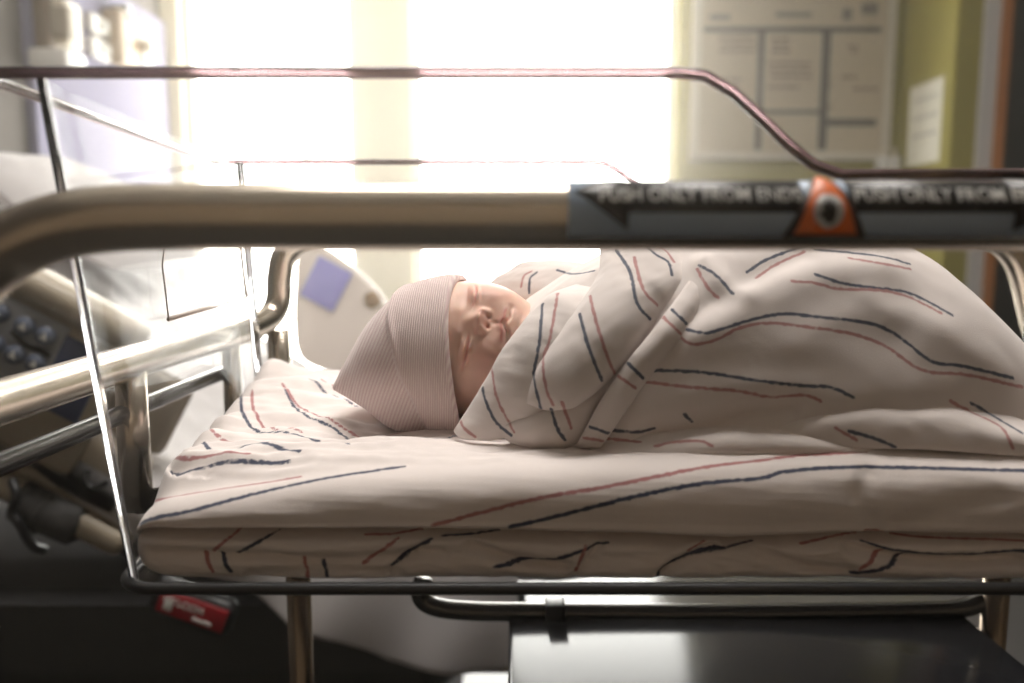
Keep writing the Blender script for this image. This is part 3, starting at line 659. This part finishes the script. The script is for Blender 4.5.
# soft hollow under the head
R[..., 2] -= topm*.003*np.exp(-((R[..., 0]+.02)/.05)**2-((R[..., 1]-.53)/.05)**2)
tm0 = bvh(V0m, [f[::-1] for f in gridfaces(R.shape[0], R.shape[1], 0, True)])
for line, amp, wd in (([(470, 546), (500, 556), (530, 564), (565, 567)], .0060, .0030), ([(598, 546), (588, 562), (572, 580)], .0045, .0028), ([(716, 548), (680, 562), (652, 584)], .0055, .0032), ([(850, 547), (885, 556), (930, 562), (1020, 561)], .0060, .0032), ([(150, 552), (240, 556), (330, 560), (440, 554)], .0040, .0030),
                      ([(250, 575), (330, 570), (400, 574)], .0030, .0030), ([(760, 552), (800, 566), (850, 572)], .0040, .0030), ([(868, 475), (862, 500), (874, 530)], .0022, .0060), ([(1000, 500), (940, 512), (900, 528)], .0020, .0060), ([(420, 548), (400, 560), (385, 578)], .0035, .0026)):
    pl_ = np.array(traced(tm0, line, 5)); R[..., 1] += (amp*np.exp(-(seg_dist(V0m, pl_)/wd)**2)).reshape(R.shape[:2])
hN, wN = R.shape[:2]; Vm = R.reshape(-1, 3); Fm = gridfaces(hN, wN, 0, True); Fm = [f[::-1] for f in Fm]
Fm += [tuple(range(wN)), tuple((hN-1)*wN+k for k in range(wN))[::-1]]
navyS = [[(131, 532), (148, 520), (190, 511), (236, 499), (285, 487), (331, 478), (373, 472), (405, 467)], [(280, 529), (236, 554)], [(220, 554), (230, 572)], [(431, 538), (391, 568)], [(322, 562), (328, 579)],
 [(442, 535), (488, 531), (558, 516), (629, 498), (699, 484), (760, 478), (790, 471), (866, 467), (1040, 471)], [(400, 562), (432, 538)], [(495, 567), (541, 561), (576, 552), (607, 542)], [(655, 584), (664, 570), (688, 558), (716, 551), (752, 540)], [(862, 541), (900, 552), (953, 556), (1030, 552)], [(854, 575), (888, 567), (907, 556)],
 [(241, 399), (243, 416), (257, 427), (285, 432), (310, 436), (349, 446)], [(195, 425), (203, 439), (222, 443), (264, 443), (300, 452)], [(159, 464), (180, 465), (201, 465), (240, 463), (289, 462)], [(285, 399), (303, 416), (331, 425), (359, 434), (401, 436), (429, 440), (458, 436)], [(310, 390), (345, 404), (394, 416)]]
redS = [[(132, 509), (155, 501), (190, 494), (236, 487), (300, 478)], [(241, 528), (211, 552)], [(203, 553), (213, 572)], [(398, 538), (363, 564)], [(303, 560), (308, 577)], [(366, 534), (401, 532), (470, 516), (541, 498), (611, 486), (699, 468), (760, 460), (790, 456), (866, 452)],
 [(576, 574), (586, 545)], [(704, 541), (690, 552)], [(801, 543), (866, 531), (923, 537), (1030, 541)], [(860, 570), (884, 552)], [(252, 399), (254, 413), (268, 425), (303, 432)], [(203, 416), (211, 434), (236, 439)], [(282, 393), (296, 407), (320, 418), (349, 427), (373, 432), (412, 432)], [(165, 452), (200, 455), (250, 456)], [(320, 388), (350, 398), (392, 408)]]
mt = obj('bassinet_mattress', Vm, Fm, SHEET, None); tag(mt, 'bassinet mattress wrapped in a cream sheet with navy and pink stripes', 'mattress')
def lying(p): p = p.copy(); y = p[:, 1]; p[:, 1] = np.where(y > .41, .41+(y-.41)*.75, y); return p
stripes(mt, V0m, Fm, navyS, redS, warp=lying)

# ------------------------------------------------------------------ baby
baby = empty('person', (-.02, .53, -.115), 'sleeping newborn lying swaddled on its back, face turned to the camera', 'person')
def unit(v): v = np.asarray(v, float); return v/np.linalg.norm(v)
HC = np.array([-.0255, .537, -.0705])
th_n = math.radians(30)
nrm = unit((-.10, -math.cos(th_n), math.sin(th_n)))
crown = unit(np.array([-math.cos(math.radians(9)), -.02, math.sin(math.radians(9))])); crown = unit(crown-nrm*crown.dot(nrm))
lat = np.cross(crown, nrm)                # towards the baby's ... upper side
if lat[2] < 0: lat = -lat
bm = bmesh.new(); bmesh.ops.create_icosphere(bm, subdivisions=7, radius=1.0); bm.verts.ensure_lookup_table()
U = np.array([v.co[:] for v in bm.verts]); Fh = [tuple(v.index for v in f.verts) for f in bm.faces]; bm.free()
l, a, n = U[:, 0], U[:, 1], U[:, 2]        # unit head frame: lateral, crown, face
HL, HA, HN = 4.35, 5.3, 5.2
pL, pA, pN = l*HL, a*HA, n*HN
g = lambda x, c, s: np.exp(-((x-c)/s)**2)
fr_ = sstep(n, 0.0, .35)
# flatten the face front, keep the round cheeks
pN = np.where(n > 0, HN*np.sign(n)*np.abs(n)**.82*.93, pN)
jaw = sstep(-pA, .8, 5.2); pL = pL*(1-.22*jaw*sstep(n, -.4, .4)); pN = pN-1.6*jaw*sstep(-n, -.2, .6)*-1*0
pass
aL = np.abs(pL)
dn = np.zeros(len(pL)); dl = np.zeros(len(pL)); da = np.zeros(len(pL))
dn += .62*g(aL, 2.30, 1.35)*g(pA, -1.75, 1.25)                    # cheeks
dn += .20*g(pA, 1.1, .7)*g(pL, 0, 3.2)                            # brow
dn -= .40*g(aL, 1.75, .85)*g(pA, .05, .60)                        # sockets
dn -= .16*g(pL, 0, .7)*g(pA, .20, .45)
dn += .46*g(aL, 1.90, .78)*g(pA, -.28, .46)                       # eyeballs under lids
la = aL-1.95; env = np.exp(-(la/.95)**4); slit = -.50+.16*la+.17*la**2
dn -= .19*g(pA, slit, .075)*env                                   # lid slit
dn += .05*g(pA, slit-.13, .07)*env
dn -= .05*g(pA, slit+.62-.12*la**2, .11)*np.exp(-(la/.8)**4)      # upper crease
dn -= .05*g(pA, slit-.36, .10)*np.exp(-(la/.8)**4)                # lower bag
brid = np.clip((-pA+.2)/1.3, 0, 1)
dn += (.10+.34*brid)*g(pL, 0, .42+.18*brid)*sstep(-pA, -.5, .3)*(1-sstep(-pA, 1.05, 1.55))
dn += .46*g(pL, 0, .50)*g(pA, -1.08, .36)                         # tip
dn += .40*g(aL, .60, .28)*g(pA, -1.22, .27)                       # wings
dn -= .30*g(aL, .33, .16)*g(pA, -1.49, .11)                       # nostrils
dn -= .05*g(aL, .95, .16)*g(pA, -1.20, .30)
dn -= .07*g(pL, 0, .16)*g(pA, -1.90, .20)                         # philtrum
dn += .20*g(pL, 0, 1.5)*g(pA, -2.40, .75)
mouth = -2.44+.09*g(pL, 0, .35)-.05*g(aL, .5, .3)-.10*(aL/1.3)**2
dn += .10*g(aL, .35, .60)*g(pA, mouth+.22, .18)                   # lips
dn += .13*g(pL, 0, .75)*g(pA, mouth-.25, .20)
dn -= .25*g(pA, mouth, .085)*np.exp(-(pL/1.25)**4)
dn -= .08*g(aL, 1.35, .25)*g(pA, -2.60, .30)                      # mouth corners
dn -= .20*g(pL, 0, 1.0)*g(pA, -3.05, .20)
dn += .42*g(pL, 0, .85)*g(pA, -3.65, .50)                         # chin
dn -= .03*g(aL-(.75+.55*(-pA-1.2)), .45, .25)*sstep(-pA, 1.3, 1.8)*(1-sstep(-pA, 2.3, 2.8))   # fold beside the mouth
pN = pN+dn*fr_
# neck and body inside the blanket: pull the underside of the chin towards the body
pA = np.where(pA < -1.3, -1.3+(pA+1.3)*1.22, pA)
Vh = HC+(pL[:, None]*lat+pA[:, None]*crown+pN[:, None]*nrm)*.01
# one continuous body: head + neck/torso loft sharing the mesh
tor = []
for (x, y, z, ry, rz) in ((.020, .545, -.075, .022, .022), (.040, .545, -.076, .024, .022), (.058, .545, -.073, .045, .030), (.08, .54, -.07, .060, .034), (.14, .54, -.070, .058, .036), (.20, .54, -.072, .055, .034), (.26, .54, -.080, .040, .026), (.30, .54, -.088, .02, .015)):
    for k in range(24): t = 2*math.pi*k/24; tor.append((x, y+ry*math.cos(t), z+rz*math.sin(t)))
tf = gridfaces(8, 24, 0, True)+[tuple(range(24))[::-1], tuple(7*24+k for k in range(24))]
SKIN = mat('newborn_skin', (.80, .47, .36), .48, 0, Subsurface_Weight=.25, Subsurface_Scale=.006, Specular_IOR_Level=.35)
SKIN.node_tree.nodes['Principled BSDF'].inputs['Subsurface Radius'].default_value = (1, .35, .2)
N, L, b = nodes(SKIN)
att = N.new('ShaderNodeAttribute'); att.attribute_name = 'flush_and_shade'; mx = N.new('ShaderNodeMix'); mx.data_type = 'RGBA'
mx.inputs[6].default_value = (.86, .57, .46, 1); mx.inputs[7].default_value = (.66, .25, .22, 1); L.new(att.outputs['Fac'], mx.inputs[0])
tc = N.new('ShaderNodeTexCoord'); nzn = N.new('ShaderNodeTexNoise'); nzn.inputs['Scale'].default_value = 130; nzn.inputs['Detail'].default_value = 4; L.new(tc.outputs['Object'], nzn.inputs[0])
mx2 = N.new('ShaderNodeMix'); mx2.data_type = 'RGBA'; mx2.blend_type = 'MULTIPLY'; mx2.inputs[0].default_value = .18; L.new(mx.outputs[2], mx2.inputs[6]); L.new(nzn.outputs[0], mx2.inputs[7]); L.new(mx2.outputs[2], b.inputs['Base Color'])
bp = N.new('ShaderNodeBump'); bp.inputs['Strength'].default_value = .15; bp.inputs['Distance'].default_value = .0004; L.new(nzn.outputs[0], bp.inputs['Height']); L.new(bp.outputs[0], b.inputs['Normal'])
Vb_, Fb_ = join((Vh, Fh), (np.array(tor), tf))
body = obj('body', Vb_, Fb_, SKIN, baby)
fl = .25*g(aL, 2.4, 1.1)*g(pA, -1.6, 1.1)+.14*g(aL, 1.9, .9)*g(pA, -.2, .40)+.20*g(pL, 0, .9)*g(pA, -1.2, .45)+.26*(g(aL, .35, .6)*g(pA, mouth+.18, .15)+g(pL, 0, .7)*g(pA, mouth-.2, .16))
fl += .95*g(pA, mouth, .08)*sstep(1.35-aL, 0, .4)+.85*g(pA, slit, .055)*env+.5*g(aL, .33, .15)*g(pA, -1.49, .11)  # crease shade put into the colour of mouth line, lid slits and nostrils
fl = np.clip(fl*fr_, 0, 1); fl = np.concatenate([fl, np.zeros(len(tor))])
at = body.data.attributes.new('flush_and_shade', 'FLOAT', 'POINT'); at.data.foreach_set('value', fl.astype(np.float32))

# knitted hat
def hat():
    rg = [((457, 277), (466, 444), .0520, -.0055), ((447, 278), (456, 444), .0530, -.007), ((432, 281), (433, 439), .0535, -.007), ((410, 289), (413, 434), .0520, -.007), ((390, 302), (392, 425), .0480, -.004), ((370, 322), (374, 411), .0390, -.002), ((354, 346), (360, 403), .0260, 0), ((343, 366), (349, 397), .0150, 0), ((336, 380), (338, 392), .0065, 0), ((333, 386), (334, 390), .002, 0)]
    D = .537; rows = []
    for (t, bt, ry, wx) in rg:
        T = P(*t, D); B = P(*bt, D-.012*0); rows.append(np.concatenate([(T+B)/2, (T-B)/2, [ry, wx]]))
    rows = catmull(rows, 34); nphi = 420; S_ = np.linspace(0, 1, len(rows)); V = []; q = []; 
    for i, r in enumerate(rows):
        C, Vv, ry, wx = r[:3], r[3:6], r[6], r[7]
        for k in range(nphi):
            ph = 2*math.pi*k/nphi; c_, s_ = math.cos(ph), math.sin(ph)           # c up, s towards the camera
            V.append(C+c_*Vv+s_*np.array([wx*(1+.75*c_), -ry, 0]))
    V = np.array(V).reshape(len(rows), nphi, 3)
    n = normals(V); cen = V.mean(1, keepdims=True); sg = np.sign(((V-cen)*n).sum(2).mean()); n = n*sg
    ph = 2*np.pi*np.arange(nphi)/nphi; si = np.arange(len(rows))[:, None]
    fold = 34*(2.75+.45*np.cos(ph)-.9*np.maximum(0, -np.cos(ph))*1.2+.15*np.sin(3*ph))[None, :]
    cuff = 1-sstep(si, fold-5, fold+4)
    lip = np.exp(-((si-fold+6)/5.0)**2)
    off = .0022*cuff+.0012*lip
    fold2 = fold*.62+8; off = off+.0009*np.exp(-((si-fold2)/4.0)**2)*sstep(-np.cos(ph), -.1, .5)[None, :]
    fold3 = fold*.35+6; off = off+.0010*np.exp(-((si-fold3)/5.0)**2)*sstep(-np.cos(ph), -.3, .4)[None, :]
    off = off+.0006*nz3(V, 70, 3)*sstep(si, 4, 20)
    V = V+n*off[..., None]
    qv = np.where(cuff > .5, 1.7*(V[..., 0]-.05*V[..., 2]), V[..., 0]-.42*V[..., 2])
    inner = V[:1]-n[:1]*.0035; V = np.concatenate([V[:1]+np.array([.0025, 0, 0]) - n[:1]*.0042, V[:1]+np.array([.0028, 0, 0])-n[:1]*.0012, V]); qv = np.concatenate([qv[:1]+.003, qv[:1]+.0015, qv])
    h, w_ = V.shape[:2]; return V.reshape(-1, 3), gridfaces(h, w_, 0, True)+[tuple((h-1)*w_+k for k in range(w_))[::-1]], qv.reshape(-1)
KNIT = mat('striped_knit', (.70, .55, .53), .9, 0); N, L, b = nodes(KNIT); b.inputs['Sheen Weight'].default_value = .3
at_ = N.new('ShaderNodeAttribute'); at_.attribute_name = 'rib'; mm = N.new('ShaderNodeMath'); mm.operation = 'MULTIPLY'; mm.inputs[1].default_value = 2*math.pi/.0024; L.new(at_.outputs['Fac'], mm.inputs[0])
sn = N.new('ShaderNodeMath'); sn.operation = 'SINE'; L.new(mm.outputs[0], sn.inputs[0])
mr = N.new('ShaderNodeMapRange'); mr.inputs['From Min'].default_value = -1; L.new(sn.outputs[0], mr.inputs[0])
mx = N.new('ShaderNodeMix'); mx.data_type = 'RGBA'; mx.inputs[6].default_value = (.70, .52, .52, 1); mx.inputs[7].default_value = (.84, .72, .68, 1); L.new(mr.outputs[0], mx.inputs[0]); L.new(mx.outputs[2], b.inputs['Base Color'])
tc = N.new('ShaderNodeTexCoord'); nn = N.new('ShaderNodeTexNoise'); nn.inputs['Scale'].default_value = 1200; L.new(tc.outputs['Object'], nn.inputs[0])
ad = N.new('ShaderNodeMath'); ad.operation = 'ADD'; L.new(mr.outputs[0], ad.inputs[0]); L.new(nn.outputs[0], ad.inputs[1])
bp = N.new('ShaderNodeBump'); bp.inputs['Strength'].default_value = .6; bp.inputs['Distance'].default_value = .0005; L.new(ad.outputs[0], bp.inputs['Height']); L.new(bp.outputs[0], b.inputs['Normal'])
Vt, Ft, qv = hat(); ht = obj('knit_hat', Vt, Ft, KNIT, baby)
at = ht.data.attributes.new('rib', 'FLOAT', 'POINT'); at.data.foreach_set('value', qv.astype(np.float32))

# ------------------------------------------------------------------ swaddle blanket
sw = empty('swaddle_blanket', (.18, .53, -.112), 'cream flannel blanket with navy and pink stripes swaddled around the newborn', 'blanket')
st = np.array([  # X, Yc, ry, ztop, zbot
 (-.005, .545, .060, -.050, -.116), (.02, .540, .082, -.030, -.117), (.05, .535, .098, -.012, -.114), (.09, .532, .108, .004, -.115), (.13, .530, .112, .014, -.115), (.17, .530, .114, .018, -.115),  (.205, .530, .113, .018, -.118), (.237, .530, .111, .006, -.118), (.265, .530, .108, -.0095, -.118), (.289, .530, .104, -.032, -.118), (.309, .530, .099, -.053, -.118), (.322, .530, .094, -.068, -.118), (.338, .530, .088, -.081, -.118), (.352, .53, .080, -.096, -.118), (.370, .53, .066, -.106, -.118), (.390, .53, .035, -.114, -.118)])
sp = catmull(st, 38); NPh = 400; Vb = []
for (x, yc, ry, zt_, zb_) in sp:
    for k in range(NPh):
        t = math.pi*k/(NPh-1); cxx = math.cos(t); s_ = math.sin(t)
        Vb.append((x, yc-ry*np.sign(cxx)*abs(cxx)**.80, zb_+(zt_-zb_)*abs(s_)**.85))
G = np.array(Vb).reshape(len(sp), NPh, 3); n = normals(G)
if n[:, NPh//2, 2].mean() < 0: n = -n
V0 = G.reshape(-1, 3); t0 = bvh(V0, gridfaces(len(sp), NPh)); n0 = n.reshape(-1, 3)
dsp = .0012*nz3(V0*np.array([.6, 1, 1]), 28, 41)+.0009*nz3(V0*np.array([.35, 1, 1]), 80, 42)+.0004*nz3(V0*np.array([.8, .8, .8]), 170, 43)*np.exp(-((V0[:, 0]-.08)/.06)**2)
def ridge(line, amp, wd):
    global dsp
    p = traced(t0, line, 5)
    for s_ in split(p):
        if len(s_) > 1: dsp = dsp+.7*amp*np.exp(-(seg_dist(V0, np.array(s_))/wd)**2)
ridge([(700, 335), (735, 315), (775, 292), (830, 272), (880, 268)], .0036, .012)
ridge([(690, 318), (720, 300), (752, 278), (800, 256)], -.0030, .007)
ridge([(705, 262), (725, 285), (745, 295)], .0035, .007)
ridge([(640, 415), (700, 395), (760, 392), (830, 400), (900, 402)], .0035, .012)
ridge([(650, 436), (690, 430), (740, 418), (790, 406)], -.0070, .007)
ridge([(690, 350), (760, 345), (850, 360), (930, 395)], .0025, .016)
ridge([(930, 290), (900, 330), (850, 345)], -.0015, .012)
ridge([(870, 300), (940, 330), (1000, 372)], .0020, .010)
Vd = V0+n0*dsp[:, None]; Fd = gridfaces(len(sp), NPh)
Vd2 = V0.copy(); Vd2[:, 2] = np.maximum(V0[:, 2]-.003, -.115); 
# underside closes the body
Nn = len(V0); bott = V0.reshape(len(sp), NPh, 3)
Fd = Fd+[tuple(i*NPh for i in (j, j+1))+tuple(i*NPh+NPh-1 for i in (j+1, j)) for j in range(len(sp)-1)]+[tuple(range(NPh)), tuple((len(sp)-1)*NPh+k for k in range(NPh))[::-1]]
ref = bvh(Vd, Fd)
pieces = [(Vd, Fd)]
def rows3(rows): return [[P(*p) for p in r] for r in rows]
panel1 = rows3([[(453, 432, .463), (474, 398, .462), (495, 362, .463), (520, 325, .468), (548, 297, .482), (580, 284, .50), (612, 270, .51)],
                [(463, 439, .455), (492, 413, .452), (517, 385, .449), (541, 350, .451), (572, 317, .460), (605, 298, .475), (635, 280, .49)],
                [(492, 441, .450), (520, 432, .444), (545, 412, .441), (572, 380, .442), (603, 342, .448), (635, 312, .462), (660, 290, .48)]])
panel2 = rows3([[(600, 244, .500), (597, 276, .474), (579, 304, .460), (560, 332, .450), (541, 360, .443), (530, 384, .440), (526, 404, .440)],
                [(645, 240, .488), (642, 274, .462), (624, 305, .449), (603, 335, .441), (585, 364, .436), (566, 390, .434), (548, 411, .436)],
                [(694, 248, .484), (686, 282, .457), (663, 313, .444), (641, 343, .436), (618, 371, .433), (598, 391, .433), (574, 407, .436)]])
panel3 = rows3([[(500, 425, .447), (530, 412, .443), (560, 400, .441), (612, 380, .440)], [(503, 436, .447), (530, 430, .441), (556, 422, .438), (598, 405, .437)], [(510, 441, .448), (540, 448, .443), (560, 450, .441), (580, 442, .440)]])
collar = rows3([[(478, 292, .595), (502, 274, .595), (528, 263, .60), (555, 261, .60), (590, 265, .59), (620, 272, .58)], [(490, 305, .585), (508, 290, .58), (530, 278, .58), (560, 276, .575), (590, 279, .565), (620, 285, .55)], [(515, 325, .57), (530, 312, .565), (545, 303, .56), (570, 299, .55), (595, 296, .54), (625, 296, .52)]])
flapR = rows3([[(735, 432, .438), (790, 410, .432), (850, 398, .430), (920, 397, .430), (990, 410, .430), (1060, 436, .424), (1140, 450, .43)],
               [(735, 444, .430), (800, 426, .418), (860, 417, .415), (930, 420, .414), (1000, 434, .412), (1060, 450, .408), (1140, 458, .415)],
               [(745, 454, .424), (805, 450, .414), (870, 449, .410), (930, 450, .408), (1000, 455, .408), (1060, 460, .41), (1140, 466, .42)]])
flapL = rows3([[(590, 448, .438), (640, 436, .434), (700, 426, .430), (760, 428, .424), (830, 440, .420), (880, 450, .418)], [(590, 456, .432), (640, 450, .424), (700, 443, .418), (760, 442, .414), (830, 447, .412), (880, 454, .412)], [(595, 462, .428), (640, 461, .420), (700, 459, .414), (760, 457, .411), (830, 455, .410), (880, 458, .410)]])
pieces += [cloth_patch(panel1, 200, 90, .0026, .0012, 55, 51, .004, .006), cloth_patch(panel2, 220, 110, .0034, .0014, 50, 52, .007, .008), cloth_patch(panel3, 120, 60, .0022, .0014, 60, 53, .004, .005),
           cloth_patch(collar, 130, 60, .0020, .0015, 60, 54, .003), cloth_patch(flapR, 240, 80, .0020, .0012, 50, 55, .0), cloth_patch(flapL, 200, 50, .0018, .0014, 60, 56, .002)]
Vw, Fw = join(*pieces)
bl = obj('wrap', Vw, Fw, BLANKET, sw)
navyB = [[(682, 328), (705, 333), (728, 327), (754, 319), (785, 314), (819, 317), (857, 321), (884, 328), (906, 342), (933, 362), (963, 366), (1013, 378)], [(628, 370), (697, 372), (754, 380), (807, 386), (830, 387), (853, 397)], [(747, 272), (766, 260), (792, 250), (812, 245)], [(815, 274), (842, 283), (876, 288), (906, 292), (929, 302), (952, 315)], [(815, 250), (853, 253), (884, 257), (910, 264)], [(699, 265), (716, 275), (733, 294)],
 [(971, 403), (990, 414), (1022, 433)], [(849, 431), (876, 439), (895, 447)], [(542.5, 304), (539, 345), (534, 377), (541, 409)], [(481, 381), (486, 402), (497, 423), (511, 435)], [(579.5, 314), (588, 345), (602, 381)], [(616, 250), (630, 272), (637, 303), (650, 319)], [(551, 409), (558, 430), (565, 440)], [(609, 430), (637, 432), (655, 428)], [(529, 293), (530, 279), (537, 272)], [(557, 270), (573, 274), (594, 271)], [(640, 240), (655, 254), (668, 262), (672, 275)], [(684, 414), (692, 422)]]
redB = [[(678, 336), (693, 344), (716, 340), (739, 328), (769, 323), (807, 327), (853, 334), (887, 347), (922, 370), (967, 375), (1022, 387)], [(632, 380), (689, 387), (739, 391), (769, 397), (804, 395), (821, 401)], [(756, 278), (777, 264), (804, 252)], [(792, 281), (815, 283), (838, 289), (876, 290), (906, 296), (941, 313)], [(849, 258), (884, 264), (910, 269)], [(697, 269), (708, 288), (718, 298)], [(950, 401), (971, 412), (1001, 427), (1013, 448)],
 [(558, 293), (550, 338), (543, 360), (546, 388), (553, 405)], [(492, 370), (497, 398), (514, 432)], [(590, 296), (599, 331), (615, 374), (632, 386)], [(634, 257), (643, 289), (657, 305)], [(562, 402), (571, 428)], [(605, 438), (640, 442)], [(521, 287), (524, 276), (532, 271)], [(655, 446), (675, 442), (700, 441), (712, 446)], [(458, 415), (464, 428), (475, 437)], [(655, 245), (667, 252), (674, 262)], [(836, 428), (856, 440)]]
tw_ = bvh(Vw, Fw)
stripes(bl, Vw, Fw, navyB, redB, tree=tw_)
band = rows3([[(698, 258, .470), (682, 290, .449), (652, 330, .433), (622, 368, .428), (600, 402, .429), (577, 444, .436)], [(707, 262, .464), (693, 296, .445), (667, 333, .430), (637, 371, .425), (613, 406, .426), (589, 447, .433)], [(716, 268, .462), (703, 302, .446), (682, 337, .433), (652, 375, .427), (626, 411, .427), (601, 448, .434)]])
Vh_, Fh_ = cloth_patch(band, 200, 34, .0016, .0006, 60, 58, .0006, .003)
hb = obj('hem_band', Vh_, Fh_, BLANKET, sw)
stripes(hb, Vh_, Fh_, [[(668, 306), (690, 327)], [(624, 359), (643, 378)], [(581, 424), (608, 433)]], [[(663, 317), (681, 334)], [(614, 373), (635, 388)], [(580, 437), (603, 441)]])
# control unit on the window wall
obj('body', *box(((a_[0]+b_[0])/2, YB-.03, (a_[2]+b_[2])/2), (b_[0]-a_[0], .06, a_[2]-b_[2]), .008), CREAMP, th_)
obj('side_grille', *box((b_[0]+.008, YB-.025, (a_[2]+b_[2])/2), (.02, .045, (a_[2]-b_[2])*.8), .004), mat('grille_tan', (.35, .26, .17), .5), th_)
